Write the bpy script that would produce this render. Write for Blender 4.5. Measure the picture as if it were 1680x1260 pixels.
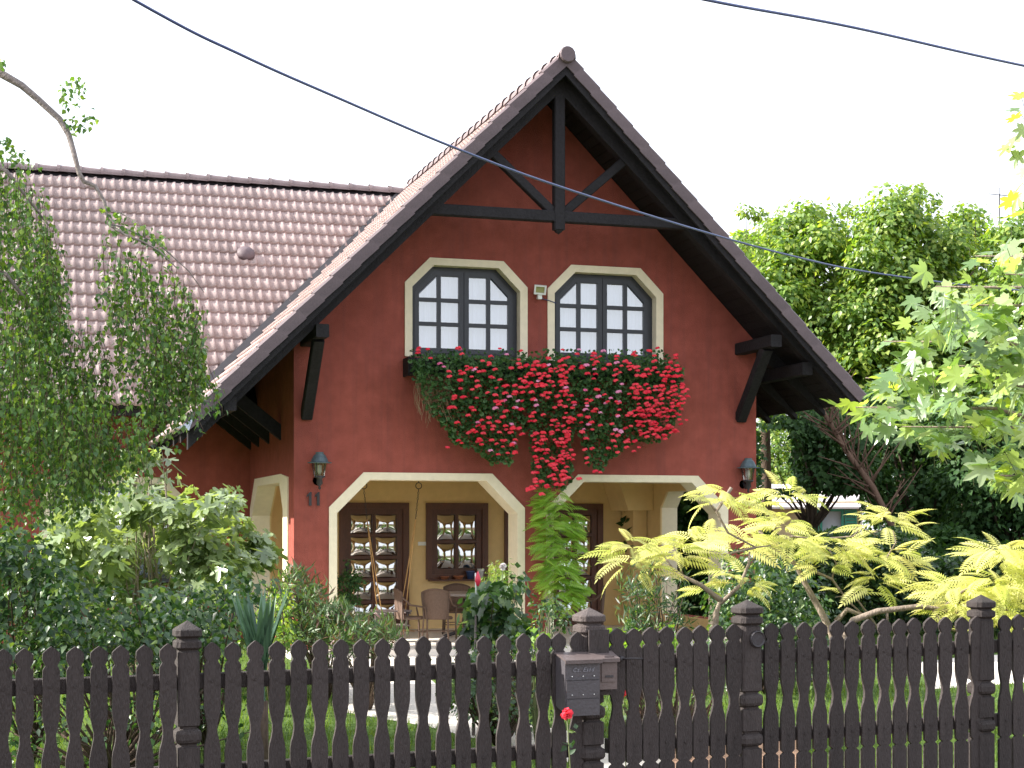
import bpy, math, random
import numpy as np
from mathutils import Vector, Matrix
from mathutils.geometry import tessellate_polygon
random.seed(7); rng = np.random.default_rng(11)
R = math.radians
S = bpy.context.scene
COL = S.collection
for o in list(bpy.data.objects): bpy.data.objects.remove(o)

# ---------------------------------------------------------------- camera, sky, sun, exposure
FPX = 2682.0; HV = 867.0; TH = R(17.4); EZ = 1.75
sT, cT = math.sin(TH), math.cos(TH)
cam = bpy.data.cameras.new('camera'); camo = bpy.data.objects.new('camera', cam); COL.objects.link(camo)
cam.sensor_width = 36; cam.sensor_fit = 'HORIZONTAL'; cam.lens = 36 * FPX / 1680
cam.shift_y = (HV - 630) / 1680.0
cam.clip_end = 3000; cam.clip_start = 0.1
camo.location = (0, 0, EZ); camo.rotation_euler = (R(90), 0, -TH)
S.camera = camo

SUN = Vector((-0.80, 0.22, 0.56)).normalized()
elev = math.asin(SUN.z); azim = math.atan2(SUN.x, SUN.y)
w = bpy.data.worlds.new('World'); S.world = w; w.use_nodes = True
nt = w.node_tree; nt.nodes.clear()
sky = nt.nodes.new('ShaderNodeTexSky'); sky.sky_type = 'NISHITA'; sky.sun_disc = False
sky.sun_elevation = elev; sky.sun_rotation = azim; sky.air_density = 1.0; sky.dust_density = 4.0; sky.ozone_density = 1.0
mx = nt.nodes.new('ShaderNodeMix'); mx.data_type = 'RGBA'; mx.inputs[0].default_value = 0.7
mx.inputs[7].default_value = (7.6, 7.9, 8.5, 1)      # bright thin summer haze over the whole sky
nt.links.new(sky.outputs[0], mx.inputs[6])
bg = nt.nodes.new('ShaderNodeBackground'); bg.inputs[1].default_value = 0.105
ow = nt.nodes.new('ShaderNodeOutputWorld')
nt.links.new(mx.outputs[2], bg.inputs[0]); nt.links.new(bg.outputs[0], ow.inputs[0])
sl = bpy.data.lights.new('sun', 'SUN'); sl.energy = 5.0; sl.angle = R(0.6); sl.color = (1.0, 0.95, 0.86)
so = bpy.data.objects.new('sun', sl); COL.objects.link(so)
so.rotation_euler = (-SUN).to_track_quat('-Z', 'Y').to_euler(); so.location = (-20, 10, 25)
S.view_settings.view_transform = 'Standard'; S.view_settings.look = 'None'
S.view_settings.gamma = 1; S.view_settings.use_curve_mapping = False
S.view_settings.exposure = 1.38
S.cycles.max_bounces = 8; S.cycles.transparent_max_bounces = 12

# ---------------------------------------------------------------- helpers
def W(u, v, d):
    a = (u - 840) / FPX; b = (HV - v) / FPX
    return Vector((d * (sT + a * cT), d * (cT - a * sT), EZ + d * b))
def PY(u, v, Y):
    a = (u - 840) / FPX; t = Y / (cT - a * sT); return W(u, v, t)
def PX(u, v, X):
    a = (u - 840) / FPX; t = X / (sT + a * cT); return W(u, v, t)
def proj(p):
    d = sT * p[0] + cT * p[1]; r = cT * p[0] - sT * p[1]
    return 840 + FPX * r / d, HV - FPX * (p[2] - EZ) / d, d

def tag(o, label=None, cat=None, group=None, kind=None):
    if label: o['label'] = label
    if cat: o['category'] = cat
    if group: o['group'] = group
    if kind: o['kind'] = kind
    return o
def empty(name, loc=(0, 0, 0), rz=0.0, label=None, cat=None, group=None, parent=None):
    o = bpy.data.objects.new(name, None); COL.objects.link(o)
    o.empty_display_size = 0.2; o.location = loc; o.rotation_euler = (0, 0, rz)
    if parent: o.parent = parent
    return tag(o, label, cat, group)
def wloc(o):
    p = Vector()
    while o is not None: p += o.location; o = o.parent
    return p
def link(name, me, parent=None, mat=None, local=False):
    """meshes are written in world coordinates; a child is shifted back by its parent's position unless local"""
    if mat is not None and not me.materials: me.materials.append(mat)
    o = bpy.data.objects.new(name, me); COL.objects.link(o)
    if parent is not None:
        o.parent = parent
        if not local: o.location = -wloc(parent)
    return o
class MB:
    """collects simple shapes, builds ONE mesh object"""
    def __init__(s): s.v = []; s.f = []; s.smooth = []
    def add(s, vs, fs, smooth=False):
        n = len(s.v); s.v += [tuple(p) for p in vs]; s.f += [tuple(i + n for i in f) for f in fs]; s.smooth += [smooth] * len(fs); return s
    def box(s, x0, x1, y0, y1, z0, z1):
        vs = [(x, y, z) for x in (x0, x1) for y in (y0, y1) for z in (z0, z1)]
        return s.add(vs, [(0, 1, 3, 2), (4, 6, 7, 5), (0, 4, 5, 1), (2, 3, 7, 6), (0, 2, 6, 4), (1, 5, 7, 3)])
    def beam(s, a, b, wd, ht, up=(0, 0, 1), ch=0.006):
        """rectangular beam from a to b with slightly chamfered edges"""
        a = Vector(a); b = Vector(b); t = (b - a).normalized(); up = Vector(up)
        sd = t.cross(up).normalized(); up = sd.cross(t).normalized()
        w2, h2 = wd / 2, ht / 2; c = min(ch, w2 * .4, h2 * .4)
        pr = [(-w2 + c, -h2), (w2 - c, -h2), (w2, -h2 + c), (w2, h2 - c), (w2 - c, h2), (-w2 + c, h2), (-w2, h2 - c), (-w2, -h2 + c)]
        vs = [p + sd * x + up * y for p in (a, b) for x, y in pr]
        fs = [(i, (i + 1) % 8, 8 + (i + 1) % 8, 8 + i) for i in range(8)] + [tuple(range(7, -1, -1)), tuple(range(8, 16))]
        return s.add(vs, fs)
    def tube(s, pts, rad, n=6, smooth=True, cap=True):
        pts = [Vector(p) for p in pts]
        if not hasattr(rad, '__len__'): rad = [rad] * len(pts)
        vs = []; fs = []; prev = None
        for i, p in enumerate(pts):
            t = (pts[min(i + 1, len(pts) - 1)] - pts[max(i - 1, 0)])
            t = t.normalized() if t.length > 1e-9 else Vector((0, 0, 1))
            if prev is None:
                sd = t.cross(Vector((0, 0, 1)));
                if sd.length < .05: sd = t.cross(Vector((1, 0, 0)))
            else: sd = prev - t * prev.dot(t)
            sd.normalize(); prev = sd; up = t.cross(sd)
            for k in range(n):
                a = 2 * math.pi * k / n; vs.append(p + (sd * math.cos(a) + up * math.sin(a)) * rad[i])
        for i in range(len(pts) - 1):
            for k in range(n):
                fs.append((i * n + k, i * n + (k + 1) % n, (i + 1) * n + (k + 1) % n, (i + 1) * n + k))
        if cap: fs.append(tuple(range(n - 1, -1, -1))); fs.append(tuple(range((len(pts) - 1) * n, len(pts) * n)))
        return s.add(vs, fs, smooth)
    def lathe(s, prof, c=(0, 0, 0), n=16, smooth=True, rot=0.0, axis='z', sq=None):
        """prof: (radius, height); n=4 with rot=45deg gives square sections"""
        vs = []; fs = []
        for r, h in prof:
            for k in range(n):
                a = 2 * math.pi * k / n + rot
                if axis == 'z': vs.append((c[0] + r * math.cos(a), c[1] + r * math.sin(a), c[2] + h))
                elif axis == 'y': vs.append((c[0] + r * math.cos(a), c[1] + h, c[2] + r * math.sin(a)))
                else: vs.append((c[0] + h, c[1] + r * math.cos(a), c[2] + r * math.sin(a)))
        for i in range(len(prof) - 1):
            for k in range(n):
                fs.append((i * n + k, i * n + (k + 1) % n, (i + 1) * n + (k + 1) % n, (i + 1) * n + k))
        fs.append(tuple(range(n - 1, -1, -1))); fs.append(tuple(range((len(prof) - 1) * n, len(prof) * n)))
        return s.add(vs, fs, smooth)
    def slab(s, loops, c0, c1, fn):
        """polygon with holes (first loop outer) extruded from c0 to c1; fn(a,b,c)->xyz"""
        L = [[Vector((p[0], p[1], 0)) for p in lp] for lp in loops]
        tris = tessellate_polygon(L); flat = [p for lp in L for p in lp]; n = len(flat)
        vs = [fn(p[0], p[1], c0) for p in flat] + [fn(p[0], p[1], c1) for p in flat]
        fs = [tuple(t) for t in tris] + [tuple(i + n for i in reversed(t)) for t in tris]
        st = 0
        for lp in L:
            m = len(lp)
            for i in range(m):
                a = st + i; b = st + (i + 1) % m; fs.append((a, b, b + n, a + n))
            st += m
        return s.add(vs, fs)
    def mesh(s, name, mat=None):
        me = bpy.data.meshes.new(name); me.from_pydata(s.v, [], s.f)
        me.polygons.foreach_set('use_smooth', s.smooth)
        import bmesh
        bm = bmesh.new(); bm.from_mesh(me); bmesh.ops.recalc_face_normals(bm, faces=bm.faces); bm.to_mesh(me); bm.free()
        if mat: me.materials.append(mat)
        me.update(); return me
    def build(s, name, mat, parent=None, local=False): return link(name, s.mesh(name, mat), parent, local=local)
fXZ = lambda a, b, c: (a, c, b)      # polygon in X-Z, extruded along Y
fYZ = lambda a, b, c: (c, a, b)      # polygon in Y-Z, extruded along X
fXY = lambda a, b, c: (a, b, c)

# ---------------------------------------------------------------- materials
def nodes(name):
    m = bpy.data.materials.new(name); m.use_nodes = True; t = m.node_tree
    return m, t, t.nodes['Principled BSDF']
def N(t, k, **kw):
    n = t.nodes.new(k)
    for a, b in kw.items():
        if a.startswith('_'): setattr(n, a[1:], b)
        else: n.inputs[int(a[1:]) if a[0] == 'i' and a[1:].isdigit() else a].default_value = b
    return n
def surf(name, col, rough=.8, var=.12, vs=3.0, bump=.0, bs=60.0, spec=.3, metal=0.0, streak=None, dirt=None, stretch=None):
    """base colour with two scales of noise, bump, optional dirt colour patches"""
    m, t, p = nodes(name)
    tc = N(t, 'ShaderNodeTexCoord'); mp = N(t, 'ShaderNodeMapping')
    t.links.new(tc.outputs['Object'], mp.inputs[0])
    if stretch: mp.inputs['Scale'].default_value = stretch
    oi = N(t, 'ShaderNodeObjectInfo')
    n1 = N(t, 'ShaderNodeTexNoise', Scale=vs, Detail=6.0, Roughness=.65); t.links.new(mp.outputs[0], n1.inputs['Vector'])
    n2 = N(t, 'ShaderNodeTexNoise', Scale=vs * 9, Detail=4.0); t.links.new(mp.outputs[0], n2.inputs['Vector'])
    ad = N(t, 'ShaderNodeMath', _operation='ADD'); t.links.new(n1.outputs[0], ad.inputs[0]); t.links.new(n2.outputs[0], ad.inputs[1])
    ad2 = N(t, 'ShaderNodeMath', _operation='MULTIPLY_ADD', i1=.35, i2=-.17); t.links.new(oi.outputs['Random'], ad2.inputs[0])
    ad3 = N(t, 'ShaderNodeMath', _operation='ADD'); t.links.new(ad.outputs[0], ad3.inputs[0]); t.links.new(ad2.outputs[0], ad3.inputs[1])
    mr = N(t, 'ShaderNodeMapRange', i1=.6, i2=1.4, i3=1 - var, i4=1 + var); t.links.new(ad3.outputs[0], mr.inputs[0])
    mul = N(t, 'ShaderNodeVectorMath', _operation='SCALE'); mul.inputs[0].default_value = col[:3]
    t.links.new(mr.outputs[0], mul.inputs['Scale']); last = mul.outputs[0]
    if dirt:
        n3 = N(t, 'ShaderNodeTexNoise', Scale=dirt[1], Detail=8.0, Roughness=.7); t.links.new(mp.outputs[0], n3.inputs['Vector'])
        r3 = N(t, 'ShaderNodeMapRange', i1=dirt[2], i2=dirt[2] + .15, i3=0.0, i4=dirt[3]); t.links.new(n3.outputs[0], r3.inputs[0])
        mi = N(t, 'ShaderNodeMix', _data_type='RGBA'); mi.inputs[7].default_value = (*dirt[0], 1)
        t.links.new(r3.outputs[0], mi.inputs[0]); t.links.new(last, mi.inputs[6]); last = mi.outputs[2]
    t.links.new(last, p.inputs['Base Color'])
    p.inputs['Roughness'].default_value = rough; p.inputs['Specular IOR Level'].default_value = spec; p.inputs['Metallic'].default_value = metal
    if bump:
        nb = N(t, 'ShaderNodeTexNoise', Scale=bs, Detail=5.0); t.links.new(mp.outputs[0], nb.inputs['Vector'])
        b = N(t, 'ShaderNodeBump', Strength=bump, Distance=.02); t.links.new(nb.outputs[0], b.inputs['Height']); t.links.new(b.outputs[0], p.inputs['Normal'])
    return m
def leafm(name, cols, rough=.45, spec=.5, trans=.38, tcol=None):
    m, t, p = nodes(name)
    at = N(t, 'ShaderNodeAttribute'); at.attribute_name = 'rnd'
    oi = N(t, 'ShaderNodeObjectInfo')
    ad = N(t, 'ShaderNodeMath', _operation='ADD'); t.links.new(at.outputs['Fac'], ad.inputs[0]); t.links.new(oi.outputs['Random'], ad.inputs[1])
    fr = N(t, 'ShaderNodeMath', _operation='FRACT'); t.links.new(ad.outputs[0], fr.inputs[0])
    cr = N(t, 'ShaderNodeValToRGB'); t.links.new(fr.outputs[0], cr.inputs[0])
    el = cr.color_ramp.elements
    while len(el) < len(cols): el.new(.5)
    for i, c in enumerate(cols): el[i].position = i / max(1, len(cols) - 1) * .98; el[i].color = (*c, 1)
    cr.color_ramp.elements[0].position = 0
    t.links.new(cr.outputs[0], p.inputs['Base Color']); p.inputs['Roughness'].default_value = rough; p.inputs['Specular IOR Level'].default_value = spec
    tr = N(t, 'ShaderNodeBsdfTranslucent')
    mu = N(t, 'ShaderNodeVectorMath', _operation='MULTIPLY'); mu.inputs[1].default_value = tcol or (1.9, 1.9, .6)
    t.links.new(cr.outputs[0], mu.inputs[0]); t.links.new(mu.outputs[0], tr.inputs[0])
    ms = N(t, 'ShaderNodeMixShader'); ms.inputs[0].default_value = trans
    out = t.nodes['Material Output']
    t.links.new(p.outputs[0], ms.inputs[1]); t.links.new(tr.outputs[0], ms.inputs[2]); t.links.new(ms.outputs[0], out.inputs[0])
    return m
M = {}
M['red'] = surf('red_render', (.345, .092, .070), .9, .22, .7, .8, 90, .15, dirt=((.20, .058, .052), 1.1, .55, .35))
def streaks(m, col, amt=.35):
    t = m.node_tree; p = t.nodes['Principled BSDF']; src = p.inputs['Base Color'].links[0].from_socket
    tc = N(t, 'ShaderNodeTexCoord'); mp = N(t, 'ShaderNodeMapping'); mp.inputs['Scale'].default_value = (7, 7, .35); t.links.new(tc.outputs['Object'], mp.inputs[0])
    n = N(t, 'ShaderNodeTexNoise', Scale=1.6, Detail=7.0, Roughness=.6); t.links.new(mp.outputs[0], n.inputs['Vector'])
    r = N(t, 'ShaderNodeMapRange', i1=.48, i2=.75, i3=0.0, i4=amt); t.links.new(n.outputs[0], r.inputs[0])
    x = N(t, 'ShaderNodeMix', _data_type='RGBA'); x.inputs[7].default_value = (*col, 1); t.links.new(r.outputs[0], x.inputs[0]); t.links.new(src, x.inputs[6]); t.links.new(x.outputs[2], p.inputs['Base Color'])
streaks(M['red'], (.20, .07, .062), .45)
M['cream'] = surf('cream_trim', (.80, .705, .53), .85, .08, 1.5, .3, 80, .2)
M['ochre'] = surf('ochre_render', (.74, .54, .27), .9, .07, 1.0, .3, 80, .15)
M['tile'] = surf('roof_tile_clay', (.41, .325, .315), .95, .26, 5.0, .5, 120, .08, dirt=((.36, .33, .31), 14.0, .56, .5))
M['ridge'] = surf('ridge_tile_grey', (.21, .165, .17), .7, .25, 6.0, .4, 80, .3, dirt=((.34, .31, .30), 12.0, .58, .4))
M['verge'] = surf('verge_tile_dark', (.12, .09, .10), .6, .2, 5.0, .3, 80, .35)
M['wood'] = surf('blackened_timber', (.016, .0145, .017), .7, .4, 3.0, .5, 30, .22, stretch=(1, 1, 1))
M['winwood'] = surf('anthracite_window_paint', (.03, .033, .042), .4, .15, 3.0, .1, 50, .45)
M['doorwood'] = surf('stained_door_wood', (.095, .033, .017), .4, .3, 4.0, .25, 30, .45, stretch=(3, 3, .6))
M['curtain'] = surf('sky_tinted_net_curtain', (.50, .54, .66), .9, .04, 2.0, 0, 10, .1)  # blue-grey of the panes' sky reflection put into the curtain colour
M['fence'] = surf('fence_stain', (.046, .037, .036), .66, .45, 5.0, .7, 45, .3, stretch=(4, 4, .7), dirt=((.26, .24, .23), 16.0, .665, .7))
M['fencelite'] = surf('weathered_fence_cap', (.105, .085, .082), .75, .35, 8.0, .7, 60, .25, stretch=(3, 3, 1), dirt=((.3, .29, .28), 14.0, .62, .5))
M['iron'] = surf('dark_iron', (.04, .036, .04), .5, .3, 12.0, .2, 60, .5, metal=.3)
M['boxmetal'] = surf('painted_letterbox', (.07, .064, .072), .45, .2, 8.0, .15, 60, .5)
M['boxlid'] = surf('brown_letterbox_lid', (.11, .085, .083), .45, .2, 8.0, .15, 60, .5)
M['boxbrown'] = surf('brown_letterbox', (.12, .09, .085), .5, .2, 8.0, .15, 60, .5)
M['patina'] = surf('verdigris_lamp_metal', (.10, .14, .16), .5, .4, 25.0, .3, 60, .5, metal=.3)
M['cable'] = surf('cable_sheath', (.05, .075, .20), .35, .2, 3.0, 0, 10, .5)  # sky reflection on the cable put into its colour as blue
M['plastic'] = surf('white_plastic', (.75, .76, .74), .4, .05, 3.0, 0, 10, .4)
M['rope'] = surf('jute_rope', (.55, .33, .14), .9, .2, 20.0, .3, 90, .1)
M['wicker'] = surf('brown_wicker', (.15, .095, .07), .6, .4, 40.0, .8, 120, .4)
M['greywood'] = surf('grey_swing_wood', (.20, .16, .155), .7, .3, 8.0, .3, 60, .3)
M['tabletop'] = surf('stone_table_top', (.34, .29, .27), .6, .2, 8.0, .2, 60, .3)
M['bark'] = surf('grey_bark', (.26, .21, .17), .9, .45, 10.0, .8, 40, .1, stretch=(1, 1, .4))
M['birchbark'] = surf('birch_bark', (.22, .19, .18), .8, .4, 8.0, .5, 40, .2)
M['darkbark'] = surf('dark_bark', (.09, .065, .05), .9, .4, 6.0, .8, 30, .1, stretch=(1, 1, .4))
M['stem'] = surf('green_stem', (.10, .12, .05), .7, .3, 10.0)
M['drystem'] = surf('dry_stem', (.35, .25, .15), .9, .3, 10.0)
M['terracotta'] = surf('terracotta', (.42, .16, .08), .8, .2, 8.0, .2, 60, .2)
M['bluepot'] = surf('blue_glaze', (.05, .09, .22), .3, .3, 8.0, 0, 60, .5)
M['greenshut'] = surf('green_shutter_paint', (.05, .27, .21), .5, .15, 3.0, 0, 60, .4)
M['palehouse'] = surf('pale_house_render', (.55, .45, .30), .9, .12, 1.0, .2, 40, .1)
M['greyroof'] = surf('pale_grey_roofing', (.50, .46, .47), .8, .15, 1.0, .2, 40, .2)
M['paving'] = surf('pale_paving', (.62, .57, .52), .85, .15, 1.5, .3, 60, .2)
M['tanpaving'] = surf('tan_paver', (.36, .22, .15), .85, .25, 2.0, .4, 60, .2)
M['soil'] = surf('garden_soil', (.09, .065, .04), .95, .4, 3.0, .8, 30, .1)
M['lawnbase'] = surf('lawn_turf', (.08, .13, .035), .95, .4, 1.2, .6, 50, .1)
M['redpaint'] = surf('red_glass', (.62, .03, .07), .3, .1, 3.0, 0, 60, .5)
def glass(name, tint=(1, 1, 1), refl=.12, rough=.02):
    m, t, p = nodes(name); t.nodes.remove(p)
    tr = N(t, 'ShaderNodeBsdfTransparent'); tr.inputs[0].default_value = (*tint, 1)
    gl = N(t, 'ShaderNodeBsdfGlossy', Roughness=rough); gl.inputs[0].default_value = (1, 1, 1, 1)
    fr = N(t, 'ShaderNodeFresnel', IOR=1.5); ad = N(t, 'ShaderNodeMath', _operation='ADD', i1=refl); t.links.new(fr.outputs[0], ad.inputs[0])
    ms = N(t, 'ShaderNodeMixShader'); t.links.new(ad.outputs[0], ms.inputs[0]); t.links.new(tr.outputs[0], ms.inputs[1]); t.links.new(gl.outputs[0], ms.inputs[2])
    t.links.new(ms.outputs[0], t.nodes['Material Output'].inputs[0]); return m
M['glass'] = glass('window_glass', (.93, .95, .97), .30)
M['doorglass'] = glass('bulged_door_glass', (.10, .09, .08), .55, .05)
M['lampglass'] = glass('lamp_glass', (.8, .78, .74), .12, .1)
# foliage
M['L_birch'] = leafm('birch_leaf', [(.035, .09, .024), (.065, .14, .035), (.11, .21, .045), (.20, .29, .06)], .42, .45, .3)
M['L_fig'] = leafm('fig_leaf', [(.10, .15, .06), (.20, .27, .13), (.30, .37, .19), (.14, .20, .08)], .28, 1.0, .3)
M['L_shrub'] = leafm('shrub_leaf', [(.012, .035, .015), (.03, .075, .028), (.055, .115, .035), (.02, .06, .03), (.17, .25, .07)], .38, .6, .3)
M['L_linden'] = leafm('linden_leaf', [(.07, .14, .03), (.11, .20, .04), (.19, .29, .055), (.32, .38, .09)], .42, .5, .42)
M['L_dark'] = leafm('shade_leaf', [(.02, .055, .018), (.035, .08, .025), (.05, .11, .03)], .6, .2, .25)  # darker leaf tones, deep shade of the understory put into the colour
M['L_maple'] = leafm('maple_leaf', [(.07, .13, .05), (.13, .22, .085), (.20, .31, .13), (.30, .40, .08), (.34, .43, .25), (.10, .18, .07)], .30, .8, .42)
M['L_sumac'] = leafm('golden_sumac_leaf', [(.62, .62, .18), (.70, .68, .26), (.52, .58, .12), (.72, .64, .24)], .5, .4, .42, (1.2, 1.2, .9))
M['L_vine'] = leafm('wisteria_leaf', [(.16, .30, .04), (.23, .39, .06), (.33, .48, .09)], .5, .4, .45)
M['L_ger'] = leafm('geranium_leaf', [(.03, .085, .025), (.045, .12, .03), (.07, .15, .04)], .5, .4, .25)
M['L_olea'] = leafm('oleander_leaf', [(.045, .095, .035), (.07, .13, .05), (.10, .16, .06), (.07, .12, .05), (.15, .075, .07)], .5, .4, .25)
M['L_yucca'] = leafm('yucca_blade', [(.035, .08, .055), (.05, .11, .07), (.07, .14, .085)], .45, .5, .12)
M['L_dry'] = leafm('dry_tendril', [(.22, .19, .11), (.32, .25, .15)], .8, .2, .2)
M['L_grass'] = leafm('grass_blade', [(.06, .12, .025), (.10, .17, .035), (.16, .22, .06)], .6, .3, .4)
M['F_red'] = leafm('geranium_red_petal', [(.88, .05, .08), (.92, .10, .14), (.80, .03, .07)], .6, .2, .35, (1, .7, .7))
M['F_pink'] = leafm('geranium_pink_petal', [(.80, .22, .42), (.85, .40, .60), (.75, .12, .30)], .6, .2, .3, (1, .8, .9))
M['F_white'] = leafm('white_rose_petal', [(.80, .74, .74), (.85, .80, .80)], .6, .2, .3, (1, 1, 1))

# ---------------------------------------------------------------- leaves
def leafshape(kind):
    """(verts Nx3, faces) in a unit frame: stalk at origin, tip along +y, normal +z"""
    if kind == 'oval':
        v = [(0, 0, 0), (-.34, .35, .06), (0, .4, -.03), (.34, .35, .06), (0, 1, -.08)]
        return np.array(v), [(0, 2, 1), (0, 3, 2), (1, 2, 4), (2, 3, 4)]
    if kind == 'birch':
        v = [(0, 0, 0), (-.38, .28, .05), (.38, .28, .05), (0, .35, -.02), (0, 1.05, -.1), (-.3, .5, .03), (.3, .5, .03)]
        return np.array(v), [(0, 3, 1), (0, 2, 3), (1, 3, 5), (2, 6, 3), (3, 4, 5), (3, 6, 4)]
    if kind == 'lance':
        v = [(0, 0, 0), (-.08, .4, .02), (.08, .4, .02), (0, 1, -.06)]
        return np.array(v), [(0, 2, 3, 1)]
    if kind == 'quad':
        v = [(-.3, .1, 0), (.3, 0, .08), (.4, .8, -.04), (-.2, .9, .05)]
        return np.array(v), [(0, 1, 2, 3)]
    if kind == 'blade':
        v = [(-.02, 0, 0), (.02, 0, 0), (.015, .6, .05), (-.015, .6, .05), (0, 1, .22)]
        return np.array(v), [(0, 1, 2, 3), (3, 2, 4)]
    if kind == 'round':
        v = [(0, .12, -.05)] + [(.5 * math.sin(a) * (1 if k % 2 else .88), .45 - .5 * math.cos(a) * (1 if k % 2 else .88), .07 if k % 2 else .02) for k, a in enumerate([i * math.pi / 4 for i in range(8)])]
        v[1] = (0, .3, 0)
        return np.array(v), [(0, 1 + (i % 8), 1 + (i + 1) % 8) for i in range(8)]
    if kind in ('maple', 'fig', 'vineleaf'):
        if kind == 'maple':
            pol = [(180, .12), (150, .32), (128, .50), (118, .42), (100, .66), (88, .52), (80, .55), (70, .40), (52, .72), (42, .88), (36, .70), (26, .62), (20, .42), (10, .78), (0, 1.05)]
        elif kind == 'fig':
            pol = [(180, .08), (140, .26), (118, .48), (104, .40), (92, .26), (70, .66), (58, .78), (46, .66), (34, .30), (14, .82), (0, 1.0)]
        else:
            pol = [(180, .15), (150, .4), (120, .5), (95, .6), (75, .45), (50, .75), (30, .6), (0, .95)]
        pts = [(-r * math.sin(R(a)), r * math.cos(R(a))) for a, r in pol]
        full = pts + [(-x, y) for x, y in reversed(pts[1:-1])]
        v = [(0, .08, -.03)] + [(x, y + .08, .10 * abs(x) - .16 * (x * x + y * y)) for x, y in full]
        n = len(full); fs = [(0, 1 + (i + 1) % n, 1 + i) for i in range(n)]
        return np.array(v), fs
def frond(nl=9, ll=.27, wd=.07, droop=.25, tooth=False):
    """pinnate leaf along +y, leaflets both sides, length 1"""
    v = []; f = []
    def q(a, b, c, d):
        n = len(v); v.extend([a, b, c, d]); f.append((n, n + 1, n + 2, n + 3))
    def rp(s): return (0.0, s, .10 * math.sin(s * 2.2) - droop * s * s)
    for i in range(6):
        a = rp(i / 6); b = rp((i + 1) / 6); q((-.008, a[1], a[2]), (.008, a[1], a[2]), (.006, b[1], b[2]), (-.006, b[1], b[2]))
    for i in range(nl):
        s = .14 + .86 * (i + .5) / nl; L = ll * (math.sin(math.pi * (.18 + .74 * s)) ** .7)
        o = rp(s)
        for sg in (-1, 1):
            dx, dy = sg * math.cos(.45 + .3 * s), math.sin(.45 + .3 * s)
            w2 = wd / 2; nx, ny = -dy * sg, dx * sg
            m = (o[0] + dx * L * .45, o[1] + dy * L * .45, o[2] - .03 * L); e = (o[0] + dx * L, o[1] + dy * L, o[2] - .28 * L)
            if tooth:
                q((o[0], o[1], o[2]), (m[0] - nx * w2, m[1] - ny * w2, m[2]), e, (m[0] + nx * w2, m[1] + ny * w2, m[2]))
                for k in (.35, .62):
                    c = (o[0] + dx * L * k, o[1] + dy * L * k, o[2] - .15 * L * k)
                    t1 = (c[0] + dx * .05 + nx * w2 * 1.9, c[1] + dy * .05 + ny * w2 * 1.9, c[2] - .02); t2 = (c[0] + dx * .05 - nx * w2 * 1.9, c[1] + dy * .05 - ny * w2 * 1.9, c[2] - .02)
                    q(c, t1, (c[0] + dx * .06, c[1] + dy * .06, c[2]), t2)
            else:
                q((o[0], o[1], o[2]), (m[0] - nx * w2, m[1] - ny * w2, m[2]), e, (m[0] + nx * w2, m[1] + ny * w2, m[2]))
    t = rp(1); q((0, t[1], t[2]), (-wd * .5, t[1] + ll * .3, t[2] - .03), (0, t[1] + ll * .7, t[2] - .08), (wd * .5, t[1] + ll * .3, t[2] - .03))
    return np.array(v), f
def unit(a): return a / np.maximum(np.linalg.norm(a, axis=1, keepdims=True), 1e-9)
def frames(nrm, tip):
    n = unit(nrm); t = tip - n * np.sum(n * tip, axis=1, keepdims=True); t = unit(t); return np.cross(t, n), t, n
def leafmesh(name, P, nrm, tip, size, shape):
    vb, fb = shape; P = np.asarray(P, float); n = len(P); m = len(vb)
    b, t, nn = frames(nrm, tip); size = np.asarray(size, float).reshape(-1, 1, 1) * np.ones((n, 1, 1))
    V = P[:, None, :] + size * (vb[None, :, 0:1] * b[:, None, :] + vb[None, :, 1:2] * t[:, None, :] + vb[None, :, 2:3] * nn[:, None, :])
    V = V.reshape(-1, 3)
    ls = np.array([len(f) for f in fb]); li = np.concatenate([np.array(f) for f in fb])
    LI = (li[None, :] + (np.arange(n) * m)[:, None]).ravel(); LS = np.tile(ls, n)
    me = bpy.data.meshes.new(name); me.vertices.add(len(V)); me.vertices.foreach_set('co', V.astype(np.float32).ravel())
    me.loops.add(len(LI)); me.loops.foreach_set('vertex_index', LI.astype(np.int32))
    me.polygons.add(len(LS)); st = np.concatenate([[0], np.cumsum(LS)[:-1]]); me.polygons.foreach_set('loop_start', st.astype(np.int32))
    try: me.polygons.foreach_set('loop_total', LS.astype(np.int32))
    except Exception: pass
    at = me.attributes.new('rnd', 'FLOAT', 'POINT'); at.data.foreach_set('value', np.repeat(rng.random(n), m).astype(np.float32))
    me.update(calc_edges=True); return me
def foliage(name, P, nrm, tip, size, shape, mat, parent=None, stuff=True):
    o = link(name, leafmesh(name, P, nrm, tip, size, shape), parent, mat)
    if stuff: o['kind'] = 'stuff'
    return o
def pieces(name, P, nrm, tip, size, shape, mat, parent):
    """each leaf its own object, mesh shared"""
    me = leafmesh(name, np.zeros((1, 3)), np.array([[0, 0, 1.]]), np.array([[0, 1., 0]]), [1.0], shape); me.materials.append(mat)
    b, t, n = frames(np.asarray(nrm, float), np.asarray(tip, float)); L0 = wloc(parent) if parent else Vector()
    size = np.asarray(size, float) * np.ones(len(P))
    for i in range(len(P)):
        o = bpy.data.objects.new(name, me); COL.objects.link(o); o.parent = parent
        mt = Matrix(((b[i][0], t[i][0], n[i][0]), (b[i][1], t[i][1], n[i][1]), (b[i][2], t[i][2], n[i][2]))).to_4x4()
        o.matrix_basis = Matrix.Translation(Vector(P[i]) - L0) @ mt @ Matrix.Scale(float(size[i]), 4)
def rdir(n): return unit(rng.normal(size=(n, 3)))
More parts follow.
